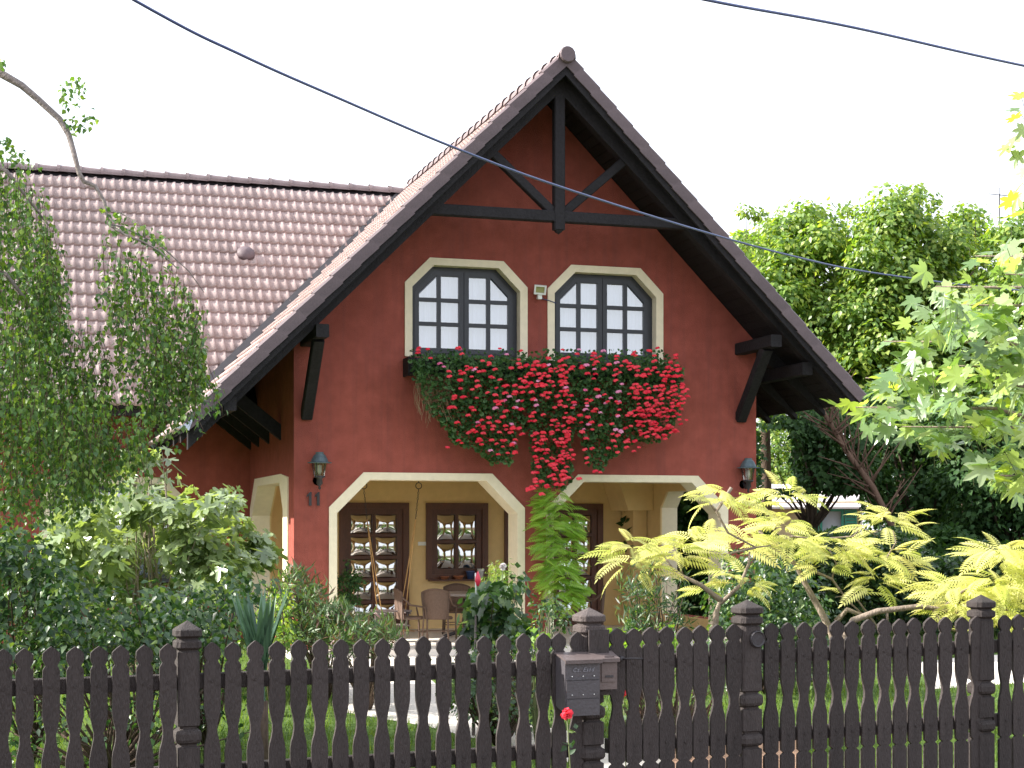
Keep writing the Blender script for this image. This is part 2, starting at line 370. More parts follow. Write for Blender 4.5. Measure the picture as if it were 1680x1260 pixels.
def clump_leaves(C, rad, per, flat=.75, upb=.8):
    """leaves gathered round clump centres C -> P, normals, tips"""
    C = np.asarray(C, float); k = len(C); rad = np.asarray(rad, float) * np.ones(k)
    idx = np.repeat(np.arange(k), per); n = len(idx)
    d = rdir(n); r = rng.random(n) ** .45
    off = d * (r * rad[idx])[:, None]; off[:, 2] *= flat
    P = C[idx] + off; nrm = d * .8 + rdir(n) * .6; nrm[:, 2] = np.abs(nrm[:, 2]) * .6 + upb * rng.random(n)
    tip = d + rdir(n) * .7; tip[:, 2] -= .6
    return P, nrm, tip
# ================================================================ ground
def sheet(name, pts, z, mat, kind='structure'):
    mb = MB(); n = len(pts); L = [[Vector((p[0], p[1], 0)) for p in pts]]
    mb.add([(p[0], p[1], z) for p in pts], [tuple(t) for t in tessellate_polygon(L)])
    return tag(mb.build(name, mat), kind=kind)
sheet('ground', [(-900, -300), (900, -300), (900, 1500), (-900, 1500)], -0.01, M['soil'])
sheet('lawn', [(-6, 9.6), (30, 9.9), (34, 40), (-6, 25)], 0.0, M['lawnbase'])
def G(u, v): # ground point of a pixel
    return W(u, v, EZ * FPX / (v - HV))
sheet('patio', [(4.0, 19.9), (8.2, 19.9), (8.2, 22.0), (4.0, 22.0)], 0.008, M['paving'])
pa = [G(520, 1128), G(560, 1140), G(560, 1168), G(700, 1192), G(790, 1215), G(930, 1250), G(980, 1300), G(1240, 1300), G(1120, 1240), G(960, 1205), G(760, 1170), G(712, 1120), G(680, 1092), G(590, 1092)]
sheet('garden_path', [(p.x, p.y) for p in pa], 0.004, M['paving'])
pa = [G(1100, 1218), G(1310, 1216), G(1320, 1262), G(1335, 1330), G(1050, 1330)]
sheet('tan_path', [(p.x, p.y) for p in pa], 0.012, M['tanpaving'])
pa = [G(1500, 1088), G(1532, 1131), G(1720, 1118), G(1900, 1110), G(1900, 1068), G(1600, 1076)]
sheet('driveway', [(p.x, p.y) for p in pa], 0.006, M['paving'])

# ================================================================ house
H = empty('house', (7.24, 24, 0), label='red rendered gabled house with cream arches and a brown tiled roof', cat='house')
YF, YB, XL, XR = 22.0, 26.1, 3.80, 10.68
RX, RZ = 7.24, 8.10                    # ridge of the wing
EL, ER, YV = 2.20, 11.72, 20.65        # left eave, right eave, verge
MY, MZ = 29.6, 8.05                    # main ridge
ME = 25.2                              # main eave
def octo(x0, x1, z0, z1, c): return [(x0, z0), (x0, z1 - c), (x0 + c, z1), (x1 - c, z1), (x1, z1 - c), (x1, z0)]
AL_o = octo(4.28, 7.08, 0.02, 2.52, .48); AL_i = octo(4.39, 6.97, 0.0, 2.42, .46)
AR_o = octo(7.40, 10.22, 0.02, 2.52, .48); AR_i = octo(7.51, 10.10, 0.0, 2.42, .46)
WL_o = octo(5.34, 7.12, 4.13, 5.51, .355); WL_i = octo(5.445, 7.01, 4.13, 5.41, .315)
WR_o = octo(7.42, 9.19, 4.13, 5.51, .355); WR_i = octo(7.525, 9.08, 4.13, 5.41, .315)
def zr(x): return RZ - abs(x - RX) - .16    # underside of the roof above the wing
front = [(XL, 0), (XL, zr(XL)), (RX, zr(RX)), (XR, zr(XR)), (XR, 0)]
MB().slab([front, AL_o, AR_o, WL_o, WR_o], YF, YF + .40, fXZ).build('wall', M['red'], H)
def ring(o, i, y0, y1, nm, par=H, fn=fXZ):
    m = MB(); n = len(o)
    for k in range(n - 1):        # open at the bottom, one mitred board per side
        q = [o[k], o[k + 1], i[k + 1], i[k]]
        m.slab([q], y0, y1, fn)
    return m.build(nm, M['cream'], par)
ring(AL_o, AL_i, YF - .02, YF + .42, 'arch_trim'); ring(AR_o, AR_i, YF - .02, YF + .42, 'arch_trim')
ring(WL_o, WL_i, YF - .02, YF + .22, 'window_trim'); ring(WR_o, WR_i, YF - .02, YF + .22, 'window_trim')
# side walls: openings in Y-Z
SL = [(22.80, .35), (22.80, 2.02), (23.12, 2.40), (25.15, 2.40), (25.72, 1.95), (25.72, .35)]
SLo = [(22.42, .35), (22.42, 2.46), (23.02, 2.52), (25.45, 2.52), (25.95, 2.05), (25.95, .35)]
zs = zr(XL) + .02
MB().slab([[(YF + .40, 0), (YF + .40, zs), (YB, zs), (YB, 0)], [(22.62, .35), (22.62, 2.25), (22.96, 2.50), (25.45, 2.50), (25.93, 2.05), (25.93, .35)]], XL, XL + .25, fYZ).build('wall', M['red'], H)
m = MB(); n = len(SL)
for k in range(n - 1): m.slab([[SLo[k], SLo[k + 1], SL[k + 1], SL[k]]], XL - .02, XL + .26, fYZ)
m.build('arch_trim', M['cream'], H)
SRo = [(22.9, .35), (22.9, 1.95), (23.35, 2.40), (24.75, 2.40), (25.05, 2.12), (25.05, .35)]
SRi = [(22.95, .35), (22.95, 1.93), (23.38, 2.35), (24.72, 2.35), (25.0, 2.09), (25.0, .35)]
m = MB()
for k in range(5): m.slab([[SRo[k], SRo[k + 1], SRi[k + 1], SRi[k]]], XR - .252, XR + .02, fYZ)
m.build('arch_trim', M['cream'], H)
MB().slab([[(YF + .40, 0), (YF + .40, zr(XR)), (YB, zr(XR)), (YB, 0)], SRo], XR - .25, XR, fYZ).build('wall', M['red'], H)
# inner linings of the porch, ceiling, back wall
MB().slab([[(4.05, .1), (4.05, 2.66), (10.43, 2.66), (10.43, .1)], AL_o, AR_o], YF + .402, YF + .425, fXZ).build('porch_lining', M['ochre'], H)
MB().slab([[(YF + .43, .1), (YF + .43, 2.66), (YB - .01, 2.66), (YB - .01, .1)], SRi], XR - .28, XR - .252, fYZ).build('porch_lining', M['ochre'], H)
MB().slab([[(YF + .43, .1), (YF + .43, 2.66), (YB - .01, 2.66), (YB - .01, .1)], SL], XL + .262, XL + .285, fYZ).build('porch_lining', M['ochre'], H)
MB().box(XL + .1, XR - .1, YF + .1, YB + .1, 2.66, 2.80).build('porch_ceiling', M['ochre'], H)
MB().box(XL - .1, XR + .1, YF - .35, YB, 0, .10).build('porch_floor', M['paving'], H)
MB().box(10.14, 10.38, 25.55, 26.08, .1, 2.655).build('pier', M['ochre'], H)   # pier by the right side opening
MB().add([(9.95, 25.3, 2.05), (10.39, 25.3, 2.05), (9.75, 25.3, 2.65), (10.39, 25.3, 2.65), (9.95, 26.08, 2.05), (10.39, 26.08, 2.05), (9.75, 26.08, 2.65), (10.39, 26.08, 2.65)],
         [(0, 1, 3, 2), (4, 6, 7, 5), (0, 4, 5, 1), (2, 3, 7, 6), (0, 2, 6, 4), (1, 5, 7, 3)]).build('beam_haunch', M['ochre'], H)
D1 = [(5.24, .1), (5.24, 2.17), (6.40, 2.17), (6.40, .1)]; W3 = [(6.69, .91), (6.69, 2.17), (7.75, 2.17), (7.75, .91)]; D2 = [(8.04, .1), (8.04, 2.17), (9.79, 2.17), (9.79, .1)]
MB().slab([[(XL + .25, 0), (XL + .25, 2.7), (XR - .25, 2.7), (XR - .25, 0)], D1, W3, D2], YB, YB + .12, fXZ).build('wall', M['ochre'], H)
# main block
MW_o = octo(.62, 2.76, .85, 2.55, .30); MW_i = octo(.73, 2.65, .85, 2.44, .26)
MB().slab([[(-4, 0), (-4, 3.95), (XL + .1, 3.95), (XL + .1, 0)], MW_o], YB, YB + .4, fXZ).build('wall', M['red'], H)
ring(MW_o, MW_i, YB - .02, YB + .2, 'window_trim')
MB().box(XL + .1, XR + .1, YB + .13, YB + .4, 0, 3.95).build('wall', M['red'], H)
def gable(x, t):
    MB().slab([[(YB + .4, 0), (YB + .4, 4.2), (MY, MZ - .35), (33.5, 4.0), (33.5, 0)]], x, x + t, fYZ).build('wall', M['red'], H)
gable(-4, .3); gable(XR - .2, .3)
MB().box(-4, XR, 33.2, 33.5, 0, 3.9).build('wall', M['red'], H)
MB().box(-3.6, XR - .3, YB + .45, 33.1, 2.75, 2.85).build('upper_floor', M['ochre'], H)

# windows ---------------------------------------------------------
def oct_window(x0, x1, z0, z1, c, y, sashes, cols, rows, curtain=True, label=None):
    """frame ring, sash rings, glazing bars, one object per pane"""
    fr = MB(); o = octo(x0, x1, z0, z1, c); t = .075; i_ = octo(x0 + t, x1 - t, z0 + t, z1 - t, c * .93)
    fr.slab([o, i_], y, y + .09, fXZ); win = fr.build('window', M['winwood'], H)
    if label: win['label'] = label
    X0, X1, Z0, Z1, C = x0 + t - .01, x1 - t + .01, z0 + t - .01, z1 - t + .01, c * .92
    def inside(x, z):   # top limit of the chamfered outline at x
        return min(Z1, Z1 - C + (x - X0), Z1 - C + (X1 - x))
    wS = (X1 - X0) / sashes; st = .068; bar = .054
    for s_ in range(sashes):
        a, b = X0 + s_ * wS + .004, X0 + (s_ + 1) * wS - .004
        poly = [(a, Z0), (a, inside(a, 0) if s_ == 0 else Z1)]
        if s_ == 0: poly += [(a + C, Z1)]
        if s_ == sashes - 1: poly += [(b - C, Z1), (b, Z1 - C)]
        else: poly += [(b, Z1)]
        poly += [(b, Z0)]
        cx = sum(p[0] for p in poly) / len(poly); cz = sum(p[1] for p in poly) / len(poly)
        inn = []
        for k, p in enumerate(poly):     # inset by st
            p0 = Vector(poly[k - 1]); p1 = Vector(p); p2 = Vector(poly[(k + 1) % len(poly)])
            d1 = (p1 - p0).normalized(); d2 = (p2 - p1).normalized(); n1 = Vector((d1.y, -d1.x)); n2 = Vector((d2.y, -d2.x))
            bis = (n1 + n2); bis = bis / max(.3, bis.length_squared / 2) * 1.0
            inn.append(tuple(p1 + bis * st * (1 / 1.0)))
        MB().slab([poly, inn], y - .012, y + .05, fXZ).build('sash', M['winwood'], win)
        ia, ib, iz0 = a + st, b - st, Z0 + st
        zt = Z1 - st; bars = MB()
        pw = (ib - ia) / cols; ph = (zt - iz0) / rows
        def top(x):
            r = zt
            if s_ == 0: r = min(r, zt - C + .022 + (x - ia))
            if s_ == sashes - 1: r = min(r, zt - C + .022 + (ib - x))
            return r
        for k in range(1, cols):
            xx = ia + k * pw; bars.box(xx - bar / 2, xx + bar / 2, y - .009, y + .045, iz0, top(xx) + .01)
        for k in range(1, rows):
            zz = iz0 + k * ph; segs = ia, ib
            for j in range(cols):
                bars.box(ia + j * pw + (bar / 2 if j else 0), ia + (j + 1) * pw - (bar / 2 if j < cols - 1 else 0), y - .008, y + .044, zz - bar / 2, zz + bar / 2)
        bars.build('glazing_bar', M['winwood'], win)
        for j in range(cols):
            for k in range(rows):
                xa, xb = ia + j * pw, ia + (j + 1) * pw; za, zb = iz0 + k * ph, iz0 + (k + 1) * ph
                if k == rows - 1: pl = [(xa, za), (xa, max(za + .01, top(xa))), *([(xa + (zt - top(xa)), zt)] if xa < xa + (zt - top(xa)) < xb else []), *([(xb - (zt - top(xb)), zt)] if xb > xb - (zt - top(xb)) > xa else []), (xb, max(za + .01, top(xb))), (xb, za)]
                else: pl = [(xa, za), (xa, zb), (xb, zb), (xb, za)]
                tl = random.uniform(-.002, .002)
                g = MB(); ti = tessellate_polygon([[Vector((p[0], p[1], 0)) for p in pl]])
                g.add([(p[0], y + .02 + (p[0] - xa) * tl * 3 + (p[1] - za) * tl * 2, p[1]) for p in pl], [tuple(q) for q in ti]); g.build('pane', M['glass'], win)
    if curtain:
        cu = MB(); nx = 70; vs = []; fs = []
        for i in range(nx + 1):
            x = X0 + (X1 - X0) * i / nx; yy = y + .13 + .018 * math.sin(i * 1.1) + .01 * math.sin(i * 2.7 + 1)
            vs += [(x, yy, Z0 - .03), (x, yy, inside(x, 0) + .02)]
        for i in range(nx): fs.append((2 * i, 2 * i + 2, 2 * i + 3, 2 * i + 1))
        cu.add(vs, fs, True); cu.build('curtain', M['curtain'], win)
    return win
oct_window(5.44, 7.015, 4.14, 5.415, .317, YF + .14, 2, 2, 3, label='left upstairs window with chamfered top corners')
oct_window(7.52, 9.085, 4.14, 5.415, .317, YF + .14, 2, 2, 3, label='right upstairs window with chamfered top corners')
oct_window(.725, 2.655, .9, 2.445, .262, YB + .12, 3, 1, 2, label='ground floor window half hidden by the fig bush')
MB().box(5.0, 9.4, YF + 1.2, YF + 1.25, 2.85, 5.6).build('inner_wall', M['ochre'], H)

def pillow(x0, x1, z0, z1, y, b=.05):
    """bulging cast-glass light"""
    m = MB(); n = 8; vs = []
    for i in range(n + 1):
        for j in range(n + 1):
            a, c = i / n, j / n; h = (1 - (2 * a - 1) ** 4) * (1 - (2 * c - 1) ** 4)
            h2 = math.exp(-((a - .5) ** 2 + (c - .5) ** 2) * 9)
            vs.append((x0 + (x1 - x0) * a, y + .02 - b * (.55 * h + .45 * h2), z0 + (z1 - z0) * c))
    fs = [(i * (n + 1) + j, (i + 1) * (n + 1) + j, (i + 1) * (n + 1) + j + 1, i * (n + 1) + j + 1) for i in range(n) for j in range(n)]
    return m.add(vs, fs, True)
def joinery(nm, x0, x1, z0, z1, leaves, cols, rows, y, fz, lab, panel=0.0):
    fr = MB(); t = .10
    fr.slab([[(x0, z0), (x0, z1), (x1, z1), (x1, z0)], [(x0 + t, z0 + (.08 if fz else 0)), (x0 + t, z1 - t), (x1 - t, z1 - t), (x1 - t, z0 + (.08 if fz else 0))]], y - .03, y + .10, fXZ)
    d = fr.build(nm, M['doorwood'], H); d['label'] = lab
    X0, X1, Z0, Z1 = x0 + t, x1 - t, z0 + (.08 if fz else .02), z1 - t
    w_ = (X1 - X0) / leaves
    for l in range(leaves):
        a, b = X0 + l * w_ + .003, X0 + (l + 1) * w_ - .003; s_ = .09
        ho = []; pw = (b - a - 2 * s_ + .05) / cols; ph = (Z1 - Z0 - 2 * s_ - panel + .05) / rows; gp = .05
        for c in range(cols):
            for r in range(rows):
                xa = a + s_ + c * pw; za = Z0 + s_ + panel + r * ph; ho.append((xa, xa + pw - gp, za, za + ph - gp))
        MB().slab([[(a, Z0), (a, Z1), (b, Z1), (b, Z0)]] + [[(h[0], h[2]), (h[0], h[3]), (h[1], h[3]), (h[1], h[2])] for h in ho], y, y + .05, fXZ).build('leaf_frame', M['doorwood'], d)
        for h in ho:
            pillow(h[0] - .005, h[1] + .005, h[2] - .005, h[3] + .005, y + .02, .045).build('pane', M['doorglass'], d)
    return d
dd = joinery('door', 5.24, 6.40, .1, 2.17, 1, 2, 5, YB - .02, False, 'left porch door with ten bulged glass lights')
MB().box(5.36, 5.375, YB - .1, YB - .04, 1.02, 1.16).box(5.335, 5.40, YB - .045, YB - .035, .98, 1.20).build('handle', M['iron'], dd)
joinery('window', 6.69, 7.75, .91, 2.17, 1, 2, 2, YB - .02, True, 'square wooden porch window with four bulged lights')
joinery('door', 8.04, 9.79, .1, 2.17, 2, 2, 5, YB - .02, False, 'right double porch door behind the wisteria')
tag(MB().box(6.56, 6.72, YB - .02, YB - .001, 1.47, 1.53).build('door_plate', M['plastic'], H))

# roof ------------------------------------------------------------
roofW = MB()
def plane_slab(m, x0, z0, x1, z1, y0, y1, t):
    """sloping slab in X-Z, extruded in Y; thickness straight down"""
    m.add([(x0, y0, z0), (x1, y0, z1), (x1, y1, z1), (x0, y1, z0), (x0, y0, z0 - t), (x1, y0, z1 - t), (x1, y1, z1 - t), (x0, y1, z0 - t)],
          [(0, 1, 2, 3), (4, 7, 6, 5), (0, 4, 5, 1), (1, 5, 6, 2), (2, 6, 7, 3), (3, 7, 4, 0)])
dz = .07
plane_slab(roofW, EL + .04, RZ - (RX - EL) + .04 - dz, RX, RZ - dz, YV + .05, 30.0, .05)
plane_slab(roofW, RX, RZ - dz, ER - .04, RZ - (ER - RX) + .04 - dz, YV + .05, 30.0, .05)
RW = roofW.build('roof', M['wood'], H); RW['label'] = 'steep gable roof over the projecting wing'
mR = MB(); zE = MZ - (MY - ME)
XM0, XM1 = -4.6, 11.0
for (a, b) in (((ME + .04, zE + .04), (MY, MZ)), ((MY, MZ), (2 * MY - ME, zE))):
    x0 = XM0
    mR.add([(XM0, a[0], a[1] - dz), (XM1, a[0], a[1] - dz), (XM1, b[0], b[1] - dz), (XM0, b[0], b[1] - dz), (XM0, a[0], a[1] - dz - .05), (XM1, a[0], a[1] - dz - .05), (XM1, b[0], b[1] - dz - .05), (XM0, b[0], b[1] - dz - .05)],
           [(0, 1, 2, 3), (4, 7, 6, 5), (0, 4, 5, 1), (1, 5, 6, 2), (2, 6, 7, 3), (3, 7, 4, 0)])
# leave the wing's inside clear: the main slab only reaches the valley on the lower part
RM = mR.build('roof', M['wood'], H); RM['label'] = 'main roof slope left of the gable'
# one tile: double roll, 0.30 wide, 0.36 long, local x across, y up the slope, z out
def tile_mesh(nx=12):
    v = []; f = []
    xs = [(.15 * k + .15 * t, h) for k in (0, 1) for t, h in ((0, 0), (.14, .010), (.27, .022), (.40, .028), (.49, .023), (.53, .001))] + [(.302, 0)]
    for x, p in xs:
        v += [(x, 0, p + .044), (x, .37, p + .002), (x, .006, p * .6 + .002)]
    for i in range(nx):
        a, b = i * 3, i * 3 + 3
        f += [(a, b, b + 1, a + 1), (a + 2, b + 2, b, a)]
    me = bpy.data.meshes.new('roof_tile'); me.from_pydata(v, [], f); me.materials.append(M['tile'])
    me.polygons.foreach_set('use_smooth', [i % 2 == 0 for i in range(len(f))]); me.update(); return me
TM = tile_mesh(); s2 = math.sqrt(.5)
fA = Matrix(((1, 0, 0), (0, s2, -s2), (0, s2, s2)))          # main front slope: x along X, y up the slope
fL = Matrix(((0, s2, -s2), (-1, 0, 0), (0, s2, s2)))         # wing left slope: x runs to -Y, y up (+X)
fRr = Matrix(((0, -s2, s2), (1, 0, 0), (0, s2, s2)))         # wing right slope
tiles = []
GA = .335
nr = int((MY - ME) / s2 / GA) + 1
for r in range(nr):
    for c in range(int((8.0 - XM0) / .30)):
        x = XM0 + c * .30; sl_ = r * GA; y = ME + sl_ * s2; z = zE + sl_ * s2 - .06
        if sl_ + GA > (MY - ME) / s2 + .12: continue
        if x + .15 > y - 22.41 + .45 and y > 25.3: continue       # beyond the valley, under the wing roof
        if y <= 25.3 and x > 3.2: continue
        tiles.append((Vector((x, y, z)), fA, RM))
nrl = int((RX - EL) / s2 / GA) + 1
for side in (0, 1):
    X0_ = EL if side == 0 else ER; nn = int(abs(RX - X0_) / s2 / GA) + 1
    for r in range(nn):
        sl_ = r * GA
        if sl_ + GA > abs(RX - X0_) / s2 + .15: continue
        x = X0_ + sl_ * s2 * (1 if side == 0 else -1); z = RZ - abs(RX - X0_) + sl_ * s2 - .06
        for c in range(31):
            y = YV + .10 + c * .30
            if side == 0:
                if y > x + 22.41 + .7 and x > 2.6 or (x <= 2.6 and y > 25.3): continue
                tiles.append((Vector((x, y + .30, z)), fL, RW))
            else: tiles.append((Vector((x, y, z)), fRr, RW))
def tarea(t):
    o, f, p = t
    if f is fRr: return 0
    q = [proj(o + f @ Vector(k)) for k in ((0, 0, .03), (.3, 0, .03), (.3, .335, .03), (0, .335, .03))]
    cu = sum(a[0] for a in q) / 4; cv = sum(a[1] for a in q) / 4
    if cu < 0 or cv < 0: return 0
    A = sum(q[i][0] * q[(i + 1) % 4][1] - q[(i + 1) % 4][0] * q[i][1] for i in range(4)) / 2
    hid = 1.0
    if (cu < 105 or (165 < cu < 335 and cv > 400)): hid = .35
    return abs(A) * hid
tiles.sort(key=tarea, reverse=True)
rt = random.Random(3)
TV = [Vector(v.co) for v in TM.vertices]; TF = [tuple(p.vertices) for p in TM.polygons]
rest = {RM: MB(), RW: MB()}
for k, (o, f, p) in enumerate(tiles):
    jz = rt.uniform(-.004, .005); ja = rt.uniform(-.008, .008)
    mt = Matrix.Translation(o + Vector((0, 0, jz))) @ f.to_4x4() @ Matrix.Rotation(ja, 4, 'Z')
    if k < 300:
        t = link('roof_tile', TM, p, local=True); t.matrix_basis = Matrix.Translation(-wloc(p)) @ mt
    else:
        for i, face in enumerate(TF): pass
        rest[p].add([mt @ v for v in TV], TF, True)
for p, mb in rest.items():
    me = bpy.data.meshes.new('roof_tiles'); me.from_pydata(mb.v, [], mb.f); me.polygons.foreach_set('use_smooth', [i % 2 == 0 for i in range(len(mb.f))])
    me.materials.append(M['tile']); tag(link('roof_tiles', me, p), kind='stuff')
# dark strip added for the shadowed edge where the two slopes meet
vg = MB(); v0 = Vector((2.74, 25.15, 3.64)); v1 = Vector((7.2, 29.61, 8.02)); sd_ = Vector((-1, 0, 0)); nrm_ = Vector((0, -.0, .035))
vg.add([v0 + nrm_ + sd_ * .10, v0 + nrm_ + Vector((.05, 0, 0)), v1 + nrm_ + Vector((.05, 0, 0)), v1 + nrm_ + sd_ * .10, v0 - nrm_ + sd_ * .10, v0 - nrm_, v1 - nrm_, v1 - nrm_ + sd_ * .10], [(0, 1, 2, 3), (0, 3, 7, 4), (0, 4, 5, 1), (4, 7, 6, 5)])
vg.build('valley_shade_strip', M['iron'], RM)
# vent tile
MB().lathe([(.16, 0), (.15, .06), (.10, .11), (.0, .13)], n=12).build('vent_hood', M['verge'], RM)
v_ = [o for o in COL.objects if o.name.startswith('vent_hood')][0]
pv = PY(403, 418, 27.6); yy = 0
for k in range(30):   # settle on the slope
    yy = ME + (pv.z - zE); pv = PY(403, 418, yy)
v_.matrix_basis = Matrix.Translation(pv - wloc(RM)) @ fA.to_4x4() @ Matrix.Rotation(0, 4, 'Z')
# ridge tiles
def ridge_piece(L=.40, r=.112):
    m = MB(); vs = []; fs = []; n = 8
    for j, (x, rr) in enumerate(((0, r + .012), (.05, r + .012), (.055, r), (L, r * .9))):
        for k in range(n + 1):
            a = math.pi * (k / n) * 1.1 - .05 * math.pi; vs.append((x, -rr * math.cos(a), rr * math.sin(a)))
    for j in range(3):
        for k in range(n): a = j * (n + 1) + k; fs.append((a, a + 1, a + n + 2, a + n + 1))
    vs += [(0, -r * .97 * math.cos(math.pi * k / n), r * .97 * math.sin(math.pi * k / n) - .01) for k in range(n + 1)]
    fs.append(tuple(range(4 * (n + 1), 5 * (n + 1))))
    return m.add(vs, fs, False).mesh('ridge_tile', M['ridge'])
RT = ridge_piece(); 
for k in range(int((7.3 - XM0) / .37)):
    t = link('ridge_tile', RT, RM, local=True); t.matrix_basis = Matrix.Translation(Vector((XM0 + k * .37, MY, MZ - .065)) - wloc(RM)) @ Matrix.Rotation(.03 + rt.uniform(-.01, .01), 4, 'Y') 
for k in range(24):
    t = link('ridge_tile', RT, RW, local=True); t.matrix_basis = Matrix.Translation(Vector((RX, YV - .02 + k * .37, RZ - .045)) - wloc(RW)) @ Matrix.Rotation(math.pi / 2, 4, 'Z') @ Matrix.Rotation(.02, 4, 'Y')
mC = MB(); mC.lathe([(.0, -.03), (.10, -.03), (.11, -.015), (.11, .03)], (RX, YV - .03, RZ - .015), 14, axis='y', smooth=False); mC.build('ridge_end_disc', M['verge'], RW)
# verge tiles: L-shaped pieces overlapping up both slopes
def verge_piece():
    m = MB(); L = .375
    # local: x outwards (towards viewer = -Y), y up slope, z out
    vs = []; 
    pr = [(-.012, -.115), (.012, -.115), (.014, .030), (-.02, .055), (-.13, .058), (-.13, .035), (-.035, .03), (-.012, .012)]
    for y, e in ((0, .013), (L, -.004)):
        vs += [(x, y, z + e) for x, z in pr]
    n = len(pr); fs = [(i, (i + 1) % n, n + (i + 1) % n, n + i) for i in range(n)] + [tuple(range(n - 1, -1, -1)), tuple(range(n, 2 * n))]
    return m.add(vs, fs).mesh('verge_tile', M['verge'])
VP = verge_piece()
for side in (0, 1):
    X0_ = EL if side == 0 else ER; sg = 1 if side == 0 else -1
    nn = int(abs(RX - X0_) / s2 / GA) + 1
    for r in range(nn):
        sl_ = r * GA
        if sl_ > abs(RX - X0_) / s2 - .2: continue
        x = X0_ + sl_ * s2 * sg; z = RZ - abs(RX - X0_) + sl_ * s2
        f = Matrix(((0, sg * s2, -sg * s2), (-1, 0, 0), (0, s2, s2)))   # x -> -Y
        t = link('verge_tile', VP, RW, local=True); t.matrix_basis = Matrix.Translation(Vector((x, YV + .02, z + rt.uniform(-.003, .003))) - wloc(RW)) @ f.to_4x4()
# timber: barge boards, truss, rafters, purlins, soffit boards
def under(x, off): return RZ - abs(x - RX) - off
for sg in (-1, 1):
    xe = EL + .12 if sg < 0 else ER - .12
    # barge board under the verge
    a = Vector((xe, YV + .07, under(xe, .30))); b = Vector((RX, YV + .07, under(RX, .30)))
    m = MB(); t = .035
    vs = []
    for y in (YV + .045, YV + .085): vs += [(xe, y, under(xe, .08)), (RX, y, under(RX, .08)), (RX, y, under(RX, .27)), (xe, y, under(xe, .25))]
    m.add(vs, [(0, 1, 2, 3), (4, 7, 6, 5), (0, 4, 5, 1), (1, 5, 6, 2), (2, 6, 7, 3), (3, 7, 4, 0)]); m.build('barge_board', M['wood'], H)
    for k, yr in enumerate([21.0, 21.85, 22.75, 23.65, 24.55]):
        if k and sg < 0: x_in = 3.75
        elif k: x_in = XR + .02
        else: x_in = RX
        xo = xe + (.10 if sg > 0 else -.05)
        m = MB(); vs = []; h = .30 if k == 0 else (.28 if sg > 0 else .14); w_ = .075
        for y in (yr - w_, yr + w_): vs += [(xo, y, under(xo, .14)), (x_in, y, under(x_in, .14)), (x_in, y, under(x_in, .14 + h)), (xo, y, under(xo, .14 + h * (.8 if sg < 0 else .25)))]
        m.add(vs, [(0, 1, 2, 3), (4, 7, 6, 5), (0, 4, 5, 1), (1, 5, 6, 2), (2, 6, 7, 3), (3, 7, 4, 0)]); m.build('rafter', M['wood'], H)
    # soffit boards running across (front to back) between verge and wall
    nb = int(abs(RX - xe) / .10)
    for k in range(nb):
        xa = RX + sg * (k * .10 + .004); xb = RX + sg * (k * .10 + .096)
        m = MB(); vs = []
        outside = (xa < XL - .1) or (xb > XR + .02); y1 = 26.0 if outside and sg < 0 else (30 if outside else 22.02)
        for y in (YV + .09, y1): vs += [(xa, y, under(xa, .125)), (xb, y, under(xb, .125)), (xb, y, under(xb, .14)), (xa, y, under(xa, .14))]
        m.add(vs, [(0, 1, 2, 3), (4, 7, 6, 5), (0, 4, 5, 1), (1, 5, 6, 2), (2, 6, 7, 3), (3, 7, 4, 0)]); m.build('soffit_board', M['wood'], H)
# truss on Y=21
Yt = 21.0
T = MB().beam((RX - 2.0, Yt, 5.98), (RX + 2.0, Yt, 5.98), .13, .15, ch=.012); T.build('tie_beam', M['wood'], H)
MB().beam((RX, Yt - .012, 5.80), (RX, Yt - .012, 7.80), .13, .15, up=(1, 0, 0), ch=.012).lathe([(.0, -.06), (.05, -.03), (.07, 0)], (RX, Yt - .012, 5.80), 4, False, R(45)).build('king_post', M['wood'], H)
for sg in (-1, 1):
    MB().beam((RX + sg * 1.02, Yt + .01, 6.86), (RX + sg * .09, Yt + .01, 6.05), .11, .12, ch=.012).build('strut', M['wood'], H)
# purlins with corner brackets on the front wall
for xb, xp in ((3.97, 3.97), (10.42, 10.42)):
    zb = under(xb, .44) - .09
    MB().beam((xp, 20.82, zb), (xp, 22.1, zb), .17, .17, ch=.012).build('purlin', M['wood'], H)
    MB().beam((xp, 21.12, zb - .07), (xp, 22.0, zb - 1.03), .15, .15, up=(1, 0, 0), ch=.012).build('bracket', M['wood'], H)
MB().beam((2.78, 20.78, 3.33), (2.78, 26.0, 3.33), .16, .18, ch=.012).build('purlin', M['wood'], H)
MB().beam((10.95, 20.9, 4.02), (10.95, 26.0, 4.02), .16, .18, ch=.012).build('purlin', M['wood'], H)
for y in (23.11, 24.16, 25.16, 26.02):
    m = MB(); vs = []
    for yy in (y - .06, y + .06): vs += [(3.80, yy, 3.00), (3.80, yy, 3.22), (3.085, yy, 3.785), (2.95, yy, 3.66)]
    m.add(vs, [(0, 1, 2, 3), (4, 7, 6, 5), (0, 4, 5, 1), (1, 5, 6, 2), (2, 6, 7, 3), (3, 7, 4, 0)]); m.build('brace', M['wood'], H)
    m = MB(); vs = []
for x in (-1.2, .6, 2.36):
    m = MB(); vs = []
    for xx in (x - .06, x + .06): vs += [(xx, YB, 2.85), (xx, YB, 3.12), (xx, ME + .3, 3.62), (xx, ME + .15, 3.5)]
    m.add(vs, [(0, 1, 2, 3), (4, 7, 6, 5), (0, 4, 5, 1), (1, 5, 6, 2), (2, 6, 7, 3), (3, 7, 4, 0)]); m.build('brace', M['wood'], H)
MB().box(-4.2, 3.7, ME + .12, ME + .28, 3.46, 3.60).build('purlin', M['wood'], H)
